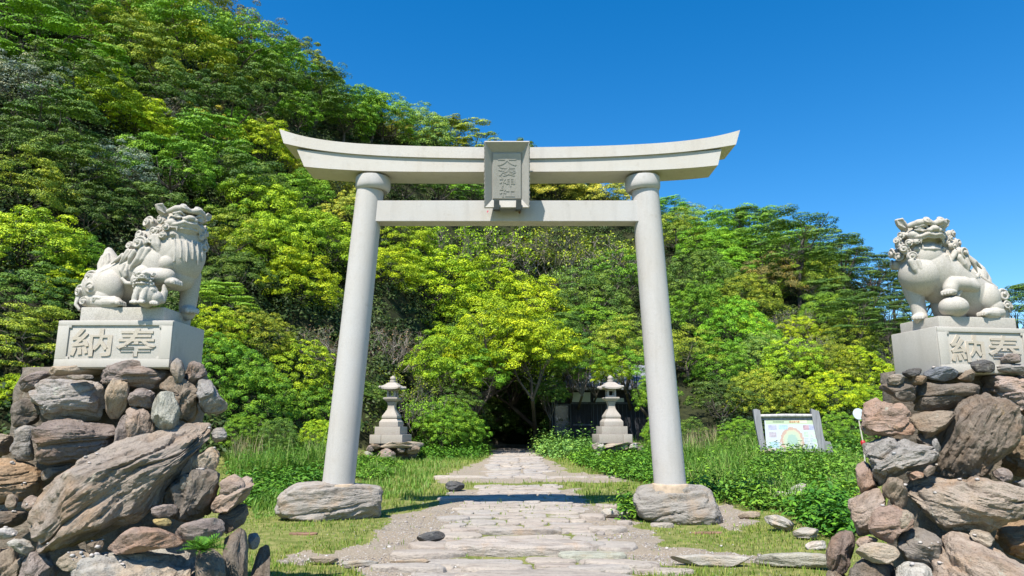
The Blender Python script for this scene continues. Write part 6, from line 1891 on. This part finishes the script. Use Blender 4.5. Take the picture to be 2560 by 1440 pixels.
def mat_map():
    t = NT('map_print')
    s = t.n('ShaderNodeSeparateXYZ'); t.t.links.new(t.coord('Object'), s.inputs[0])
    X, Z = s.outputs[0], s.outputs[2]
    x0, x1, z0, z1 = BX(1919), BX(2045), BZ(1122), BZ(1051)
    U = t.math('DIVIDE', t.math('SUBTRACT', X, x0), x1 - x0); V = t.math('DIVIDE', t.math('SUBTRACT', z1, Z), z1 - z0)
    def rect(a, b, c, d):
        e = t.math('MULTIPLY', t.math('GREATER_THAN', U, a), t.math('LESS_THAN', U, b)); f = t.math('MULTIPLY', t.math('GREATER_THAN', V, c), t.math('LESS_THAN', V, d))
        return t.math('MULTIPLY', e, f)
    n = t.noise(t.coord('Object'), 9, 4, .7)
    c = t.mix(rect(.02, .98, .0, .135), (.60, .65, .68), (.52, .60, .42))
    c = t.mix(rect(.5, .8, .0, .09), c, (.80, .76, .55))
    du = t.math('DIVIDE', t.math('SUBTRACT', U, .50), .22); dv = t.math('DIVIDE', t.math('SUBTRACT', V, .72), .46)
    d = t.math('ADD', t.math('SQRT', t.math('ADD', t.math('MULTIPLY', du, du), t.math('MULTIPLY', dv, dv))), t.math('MULTIPLY', t.math('SUBTRACT', n, .5), .55))
    c = t.mix(t.math('LESS_THAN', d, 1.0), c, (.58, .40, .33)); c = t.mix(t.math('LESS_THAN', d, .82), c, (.62, .58, .42)); c = t.mix(t.math('LESS_THAN', d, .70), c, (.55, .62, .46)); c = t.mix(t.math('LESS_THAN', d, .46), c, (.40, .54, .46))
    for a, b, e, f, col in [(.06, .22, .17, .34, (.36, .36, .48)), (.26, .43, .17, .32, (.36, .50, .66)), (.72, .83, .17, .34, (.42, .28, .32)), (.83, .97, .17, .34, (.38, .40, .55)), (.07, .21, .42, .60, (.40, .36, .40)), (.08, .24, .76, .96, (.40, .55, .68)),
                            (.73, .82, .40, .58, (.45, .58, .45)), (.85, .93, .40, .58, (.45, .58, .45)), (.88, .97, .66, .78, (.45, .62, .48)), (.94, .99, .42, .6, (.45, .25, .25))]:
        cc = t.mix(t.ramp(n, [(.4, 0.0), (.6, .6)]), col, tuple(min(1, q * 1.7) for q in col))
        c = t.mix(rect(a, b, e, f), c, cc)
    return t.finish(c, .35, None, .4)
m = MB(); m.box(BX(1919), BX(2045), -.062, -.045, BZ(1122), BZ(1051)); pn = m.build('map_panel', mat_map(), board)
M_INKG = mat_plain('green_ink', (.10, .22, .10), .6, .05); M_INKO = mat_plain('orange_ink', (.62, .25, .08), .6, .05); M_INKK = mat_plain('grey_ink', (.30, .33, .36), .6, .05)
def lines(spec, mat, name):
    prts = []
    for s, px, py, w, h in spec:
        n = len(s)
        for i, ch in enumerate(s): prts.append((ch, BX(px) + (i - (n - 1) / 2) * w * kb, BZ(py), w * kb * .86, h * kb, .004, .006))
    o = placed_text(prts, mat, pn, name, Matrix.Translation((0, -.0625, 0)))
    return o
lines([('越前加賀海岸国定公園', 1952, 1054.6, 2.6, 2.6)], M_INKG, 'title_lettering')
lines([('雄島案内図', 1990, 1054.6, 5.0, 4.4)], M_INKO, 'title_lettering')
m = MB()
for k in range(6):
    for px, w in ((2016, 9), (2028, 7)): m.box(BX(px - w / 2), BX(px + w / 2 - (k % 3)), -.0645, -.0625, BZ(1096.6 + k * 3.6), BZ(1096 + k * 3.6))
m.build('text_lines', M_INKK, pn)
for pts, th, col, ang, lab in [
    ([(1899,1128),(1912,1124),(1922,1130),(1918,1138),(1904,1140)], .9, 'dark', 5, 'dark rounded stone at the foot of the information board post'),
    ([(1918,1122),(1935,1120),(1950,1130),(1948,1134),(1924,1133)], .9, 'pale', -15, 'pale slab leaning at the foot of the information board post'),
    ([(1920,1136),(1940,1131),(1957,1134),(1955,1142),(1926,1143)], .9, 'grey', 5, 'grey flat stone under the pale leaning slab of the information board'),
    ([(1900,1142),(1925,1140),(1937,1148),(1930,1156),(1908,1152)], .9, 'grey', 5, 'lowest stone of the little heap at the information board'),
    ([(1988,1165),(1994,1140),(2001,1131),(2010,1140),(2020,1168)], .6, 'tan', 80, 'pointed standing stone in front of the information board'),
]: rock_from_outline('field_stone', pts, YB - .5, th, col, ang, lab, cat='stone', N=60, Mr=22, rough=.7)

# round marker on a red tipped pole
YM = 14.0
mp = P(2146, 1035, YM); kz = mpp(2146, 1060, YM)
gm = float(ground_z(mp.x, YM))
mk = empty('marker_pole', (mp.x, YM, gm))
tag(mk, 'round pale reflector on a thin pole with a red collar beside the rock pile', 'marker pole')
M_ALU = mat_plain('pale_reflector', (.62, .68, .74), .35, .06, 4, .05, .5); M_WPAINT = mat_plain('cream_paint', (.55, .52, .42), .6, .1); M_RED = mat_plain('red_plastic', (.45, .02, .025), .35, .1, 5, .05, .5)
m = MB(); m.lathe([(0.012, -.012), (13.5 * kz, -.012), (13.9 * kz, -.006), (13.9 * kz, .006), (13.5 * kz, .012), (.012, .012)], 36, Matrix.Translation((0, 0, mp.z - gm)) @ Matrix.Rotation(R(90), 4, 'X'))
m.build('reflector', M_ALU, mk, True, 40)
zr_ = P(2155, 1108, YM).z - gm
m = MB(); m.tube([(0, .012, mp.z - gm - 13 * kz), (5 * kz, .012, zr_ + 6 * kz)], .014, 10); m.tube([(6 * kz, .012, -.2), (5.8 * kz, .012, zr_ - 7 * kz)], .014, 10); m.build('pole', M_WPAINT, mk, True, 50)
m = MB(); m.lathe([(.012, -6 * kz), (5 * kz, -5 * kz), (6 * kz, -1 * kz), (6 * kz, 3 * kz), (4 * kz, 6 * kz), (.012, 7 * kz)], 18, Matrix.Translation((5.4 * kz, .012, zr_)))
m.build('collar', M_RED, mk, True, 50)

# rusty plates lying in the turf
M_RUST = mat_plain('rusty_iron', (.22, .13, .085), .9, .35, 9, .5, .2)
for px, py, w, lab in ((757, 1336, .42, 'rust red iron plate in the turf in front of the cub side foundation boulder'), (1770, 1334, .50, 'rust red iron plate in the turf in front of the lichen covered foundation boulder')):
    X, Y = on_ground(px, py)
    rs = np.random.default_rng(int(px))
    o = blob(0, 0, w / 2, .085, 26, rs, .05, 4, .12)
    z = float(near_ground(X, Y))
    m = MB(); m.prism([[Vector((a, b, -.02)) for a, b in o], [Vector((a, b, .012)) for a, b in o * .99], [Vector((a, b, .016)) for a, b in o * .93]])
    ob = m.build('rusty_plate', M_RUST, None, True, 40, loc=(X, Y, z)); tag(ob, lab, 'iron plate')
# ================================================================== turf, weeds, gravel
def blades(P0, h, w, lean, rs, seg=2):
    n = len(P0)
    a = rs.uniform(0, 2 * math.pi, n); d = np.column_stack([np.cos(a), np.sin(a), np.zeros(n)])
    b = np.column_stack([-np.sin(a), np.cos(a), np.zeros(n)])
    h = h[:, None]; w = np.broadcast_to(np.asarray(w), (n,))[:, None]; lean = lean[:, None]
    up = np.array([0, 0, 1.0])
    p1 = P0 + up * h * .55 + d * h * lean * .3
    p2 = P0 + up * h * np.sqrt(np.maximum(.1, 1 - lean ** 2 * .8)) + d * h * lean
    V = np.stack([P0 - b * w / 2, P0 + b * w / 2, p1 + b * w * .42, p1 - b * w * .42, p2], 1).reshape(-1, 3)
    k = np.arange(n)[:, None] * 5
    Q = k + np.array([[0, 1, 2, 3]]); T = k + np.array([[3, 2, 4]])
    return V, Q, T

def sample_px(poly, n, rs, dmax=60):
    """points on the ground under a photo region, evenly spread in the world"""
    poly = np.array(poly, float)
    gx, gy = [], []
    for x, y in poly:
        a, b = on_ground(x, max(y, 1118)); gx.append(a); gy.append(b)
    W = np.column_stack([gx, gy])
    out = []
    lo, hi = W.min(0), W.max(0)
    while len(out) < n:
        q = rs.uniform(lo, hi, (n * 2, 2)); q = q[in_poly(q[:, 0], q[:, 1], W)]
        out.extend(q.tolist())
        if len(q) == 0: break
    q = np.array(out[:n])
    return q[:, 0], q[:, 1]

M_TURF = mat_grass('turf_blade', [(.25, (.10, .21, .022)), (.48, (.17, .29, .03)), (.66, (.28, .34, .05)), (.85, (.44, .40, .14))])
M_TALL = mat_grass('tall_grass_blade', [(.25, (.08, .19, .025)), (.5, (.15, .32, .04)), (.7, (.26, .39, .07)), (.85, (.46, .43, .2))])
M_STRAW = mat_grass('dry_stalk', [(.2, (.30, .24, .12)), (.8, (.48, .40, .24))])

def turf():
    rs = np.random.default_rng(77)
    n = 190000
    y = 6.5 + 27 * rs.random(n) ** 1.35; x = rs.uniform(-1, 1, n) * (y * .72 + .5)
    keep = np.ones(n, bool)
    g = gravel_mask(x, y)
    den = np.clip(.55 + .5 * noise3(np.column_stack([x * 1.1, y * 1.1, 0 * x])), .05, 1)
    keep &= (~g | (rs.random(n) < .035)) & (rs.random(n) < den)
    keep &= ~((abs(x - PATH_X) < 1.18) & ~((y > 19.5) & (y < 21.7)) & (rs.random(n) < .93))
    keep &= hill(x, y) < .05
    x, y = x[keep], y[keep]
    h = rs.uniform(.025, .07, len(x)) * (1 + .5 * noise3(np.column_stack([x, y, 0 * x + 4]))) * np.where(y > 14.5, 1.9, 1.0)
    V, Q, T = blades(np.column_stack([x, y, near_ground(x, y)]), h, rs.uniform(.006, .011, len(x)) * (1 + (y - 7) * .05), rs.uniform(.1, .8, len(x)), rs)
    o = link('turf', mesh_np('turf', V, [Q, T]), M_TURF)
    tag(o, 'short patchy yellow green turf around the gate and along the path', 'turf', kind='stuff')
turf()

TALL = [  # region, count, height range
 ([(560,1110),(820,1110),(815,1190),(700,1205),(590,1215)], 9000, (.35, .95)),
 ([(880,1120),(930,1150),(1100,1140),(1225,1120),(1215,1145),(1100,1175),(1060,1240),(960,1250),(890,1205)], 9000, (.10, .30)),
 ([(610,1215),(690,1215),(690,1290),(640,1300)], 2600, (.12, .35)),
 ([(1700,1110),(1900,1110),(1890,1200),(1800,1240),(1720,1215)], 11000, (.25, .75)),
 ([(1880,1140),(2150,1130),(2150,1200),(2090,1290),(1960,1280),(1850,1230)], 10000, (.18, .5)),
 ([(1580,1115),(1640,1115),(1640,1150),(1590,1150)], 1500, (.3, .6)),
 ([(1350,1125),(1500,1120),(1480,1150),(1390,1152)], 1800, (.15, .35)),
]
def tall():
    rs = np.random.default_rng(78)
    VV, QQ, TT, off = [], [], [], 0
    for poly, n, (a, b) in TALL:
        x, y = sample_px(poly, n, rs)
        h = rs.uniform(a, b, len(x)) * np.clip(.85 + 1.0 * noise3(np.column_stack([x * 1.3, y * 1.3, 0 * x])), .25, 1.7)
        V, Q, T = blades(np.column_stack([x, y, near_ground(x, y) - .01]), h, rs.uniform(.010, .022, len(x)), rs.uniform(.2, 1.0, len(x)), rs)
        VV.append(V); QQ.append(Q + off); TT.append(T + off); off += len(V)
    o = link('tall_grass', mesh_np('tall_grass', np.concatenate(VV), [np.concatenate(QQ), np.concatenate(TT)]), M_TALL)
    tag(o, 'long bright green grass growing beyond the gate pillars', 'long grass', kind='stuff')
    x, y = sample_px([(570,1112),(800,1112),(790,1160),(590,1180)], 620, rs); x2, y2 = sample_px([(1700,1112),(1800,1112),(1780,1140),(1710,1150)], 620, rs)
    x, y = np.r_[x, x2], np.r_[y, y2]
    V, Q, T = blades(np.column_stack([x, y, near_ground(x, y)]), rs.uniform(.6, 1.25, len(x)), .016, rs.uniform(.1, .45, len(x)), rs)
    o = link('dry_stalks', mesh_np('dry_stalks', V, [Q, T]), M_STRAW)
    tag(o, 'straw coloured dry stalks standing in the long grass', 'dry grass', kind='stuff')
tall()

WEEDS = [
 ([(590,1170),(820,1165),(815,1205),(700,1260),(620,1275)], 900, .26, (.09, .22, .022), 'low broad leaved weeds at the foot of the cub side pillar'),
 ([(885,1150),(960,1150),(1010,1170),(960,1205),(890,1200)], 260, .18, (.12, .26, .025), 'leafy weeds in front of the cub side lantern'),
 ([(1010,1105),(1190,1100),(1225,1135),(1190,1150),(1060,1150)], 750, .35, (.10, .24, .022), 'leafy weeds on the grassy bank towards the tunnel mouth'),
 ([(1352,1118),(1400,1112),(1500,1112),(1500,1135),(1400,1150),(1356,1140)], 850, .55, (.22, .40, .08), 'pale green mugwort in front of the old wooden building'),
 ([(1425,1150),(1500,1135),(1640,1150),(1640,1215),(1580,1205),(1470,1172)], 900, .30, (.12, .27, .025), 'leafy weeds around the ball side lantern'),
 ([(1700,1150),(1900,1140),(2100,1150),(2150,1190),(2100,1290),(2050,1300),(1930,1285),(1830,1262),(1720,1240)], 1500, .26, (.14, .29, .03), 'lush leafy weeds below the information board'),
 ([(2060,1112),(2160,1112),(2160,1150),(2080,1150)], 420, .40, (.13, .28, .035), 'leafy weeds behind the information board'),
 ([(2010,1290),(2080,1270),(2120,1300),(2110,1350),(2050,1330)], 330, .28, (.09, .24, .022), 'glossy weeds overhanging the kerb by the ball lion rock pile'),
 ([(1560,1260),(1585,1260),(1585,1300),(1562,1300)], 50, .22, (.12, .26, .026), 'leafy tuft at the lichen covered foundation boulder'),
]
def weeds():
    rs = np.random.default_rng(79)
    parts = {}
    for poly, n, hh, col, lab in WEEDS:
        x, y = sample_px(poly, n, rs)
        z = near_ground(x, y)
        cs, ns, ks, L = [], [], [], []
        for i in range(len(x)):
            big = rs.random() < .14; m = 44 if big else 16; r = hh * rs.uniform(.5, 1.25) * (2.0 if big else 1)
            d = unit(rs.normal(size=(m, 3)) + np.array([0, 0, .8])); d[:, 2] = abs(d[:, 2])
            cs.append(np.array([x[i], y[i], z[i]]) + d * r * rs.uniform(.45, 1.1, (m, 1)) * np.array([.9, .9, 1.1]))
            ns.append(unit(d * .5 + np.array([0, 0, .9]) + rs.normal(0, .35, (m, 3)))); ks.append(np.full(m, rs.random())); L.append(np.full(m, .11 + .12 * hh))
        c = np.concatenate(cs)
        V, Q, A = leaf_np(c, np.concatenate(ns), np.concatenate(L) * rs.uniform(.6, 1.2, len(c)), .42, np.concatenate(ks), rs)
        parts.setdefault((col, lab), []).append((V, Q, A))
    for (col, lab), lst in parts.items():
        off, VV, QQ, AA = 0, [], [], []
        for V, Q, A in lst: VV.append(V); QQ.append(Q + off); AA.append(A); off += len(V)
        o = link('weeds', mesh_np('weeds', np.concatenate(VV), [np.concatenate(QQ)], False, {'clump': ('FLOAT', np.concatenate(AA))}), M_LEAF)
        o.color = (*col, 1)
        tag(o, lab, 'weeds', kind='stuff')
weeds()

def fern(loc, n, L, label, col, seed):
    rs = np.random.default_rng(seed)
    cs, ns, LL, V, Q = [], [], [], [], []
    off = 0
    for k in range(n):
        a = rs.uniform(0, 6.28); e = rs.uniform(.25, 1.0); ln = L * rs.uniform(.6, 1.1)
        d = np.array([math.cos(a) * math.cos(e), math.sin(a) * math.cos(e), math.sin(e)]); s = unit(np.cross(d, [0, 0, 1.0]))
        for j in range(9):
            t = (j + 1) / 9; p = d * ln * t + np.array([0, 0, -.35 * ln * t * t])
            w = ln * .26 * math.sin(math.pi * min(.97, .15 + .8 * t))
            for q in (-1, 1):
                tip = p + s * q * w + d * w * .35; nrm = unit(np.cross(d, s)) * .25 * w * .4
                V += [p - d * ln * .035, p + s * q * w * .5 - d * ln * .02 + nrm * 0, tip, p + s * q * w * .5 + d * ln * .05 + nrm]; Q.append([off, off + 1, off + 2, off + 3]); off += 4
    me = mesh_np('fern', np.array(V), [np.array(Q)], False, {'clump': ('FLOAT', np.full(len(V), .6))})
    o = link('fern', me, M_LEAF); o.location = loc; o.color = (*col, 1)
    return tag(o, label, 'fern')
fern(P(505, 1378, 5.25), 34, .20, 'bright green fern growing from a crack of the cub lion rock pile', (.07, .19, .015), 6)

# loose gravel and the pale pebbles lodged between the rocks
def pebbles(name, pts, sizes, mat, label, seed):
    rs = np.random.default_rng(seed)
    t = (1 + 5 ** .5) / 2
    iv = unit(np.array([(-1, t, 0), (1, t, 0), (-1, -t, 0), (1, -t, 0), (0, -1, t), (0, 1, t), (0, -1, -t), (0, 1, -t), (t, 0, -1), (t, 0, 1), (-t, 0, -1), (-t, 0, 1)], float))
    fv = np.array([(0, 11, 5), (0, 5, 1), (0, 1, 7), (0, 7, 10), (0, 10, 11), (1, 5, 9), (5, 11, 4), (11, 10, 2), (10, 7, 6), (7, 1, 8), (3, 9, 4), (3, 4, 2), (3, 2, 6), (3, 6, 8), (3, 8, 9), (4, 9, 5), (2, 4, 11), (6, 2, 10), (8, 6, 7), (9, 8, 1)])
    n = len(pts)
    sc = sizes[:, None] * rs.uniform(.6, 1.15, (n, 3)) * np.array([1.1, 1, .7])
    a = rs.uniform(0, 6.28, n); ca, sa = np.cos(a)[:, None], np.sin(a)[:, None]
    b = iv[None] * sc[:, None, :] * (1 + rs.uniform(-.16, .16, (n, 12, 1)))
    X = b[..., 0] * ca - b[..., 1] * sa; Y = b[..., 0] * sa + b[..., 1] * ca
    V = np.stack([X, Y, b[..., 2]], -1) + pts[:, None, :]
    T = (np.arange(n)[:, None, None] * 12 + fv[None]).reshape(-1, 3)
    o = link(name, mesh_np(name, V.reshape(-1, 3), [T], True), mat)
    return tag(o, label, 'pebbles', kind='stuff')
tm = NT('pebble_stone')
M_PEB = tm.finish(tm.ramp(tm.n('ShaderNodeNewGeometry').outputs['Random Per Island'], [(0, (.20, .18, .165)), (.35, (.34, .30, .27)), (.6, (.42, .36, .31)), (.8, (.55, .52, .48)), (1, (.28, .27, .27))]), .8)
tm = NT('white_pebble')
M_WPEB = tm.finish(tm.ramp(tm.n('ShaderNodeNewGeometry').outputs['Random Per Island'], [(0, (.30, .27, .24)), (.4, (.43, .40, .37)), (.7, (.48, .42, .38)), (1, (.33, .33, .33))]), .75)
def gravel():
    rs = np.random.default_rng(80)
    n = 60000
    y = 6.5 + 12 * rs.random(n) ** 1.5; x = rs.uniform(-1, 1, n) * (y * .62)
    k = gravel_mask(x, y) | ((rs.random(n) < .05) & (abs(x - PATH_X) < 3))
    x, y = x[k], y[k]
    s = rs.uniform(.004, .013, len(x)) * (1 + (rs.random(len(x)) < .03) * 1.4)
    pebbles('gravel', np.column_stack([x, y, near_ground(x, y) + s * .2]), s, M_PEB, 'fine grey beige gravel beside the stone path', 81)
gravel()
def crevice():
    """pebbles lying in the joints of the piles: dropped on to the rocks from above"""
    rs = np.random.default_rng(82)
    dg = bpy.context.evaluated_depsgraph_get()
    pts, sz = [], []
    for Z, YF, spots in ((ZL, YL, [(150,1200,18),(260,1260,22),(480,1310,16),(640,1300,26),(640,1250,10),(420,460,9),(510,485,5),(570,690,9),(60,690,7),(120,715,7),(300,1285,18),(900,1115,16),(1060,1160,14),(1150,1105,10),(1240,775,10),(1370,790,8),(1340,520,14),(1150,480,7),(1030,290,3),(990,540,5),(660,110,10),(720,105,8),(100,940,8),(30,1010,10),(200,1190,14),(980,300,9),(1030,970,9),(850,1295,10),(760,1300,10),(180,960,8),(480,745,6)]),
                         (ZR, YRt, [(440,990,12),(500,1000,6),(620,430,4),(720,160,6),(530,340,4),(700,780,8),(740,740,6),(800,830,10),(860,850,6),(960,840,5),(1080,815,7),(1180,850,8),(660,1255,9),(750,1230,7),(590,1360,4),(930,1180,7),(780,1190,6),(1060,175,3),(1140,120,5),(410,350,3),(840,230,5),(600,830,6),(1270,1090,5),(480,690,4)])):
        for zx, zy, n in spots:
            px, py = Z([(zx, zy)])[0]
            for _ in range((n + 1) // 2):
                qx, qy = px + rs.normal(0, 13), py + rs.normal(0, 5)
                o = Vector((0, 0, CAMZ)); u, yy, zz = ray(qx, qy - 5)
                d = Vector((float(u), float(yy), float(zz))).normalized()
                hit, loc, nor, _, ob, _ = SC.ray_cast(dg, o, d)
                if not hit or ob.name.split('.')[0] not in ('rock', 'boulder', 'rubble_core'): continue
                h2, l2, n2, _, ob2, _ = SC.ray_cast(dg, loc + Vector((0, -.02, .10)), Vector((0, 0, -1)))
                if h2 and l2.z > loc.z - .35 and n2.z > .45:
                    s = rs.uniform(.006, .022); pts.append((l2.x, l2.y, l2.z + s * .4)); sz.append(s)
    if pts: pebbles('pebbles', np.array(pts), np.array(sz), M_WPEB, 'pale sea worn pebbles lodged between the stacked rocks', 83)
bpy.context.view_layer.update()
crevice()
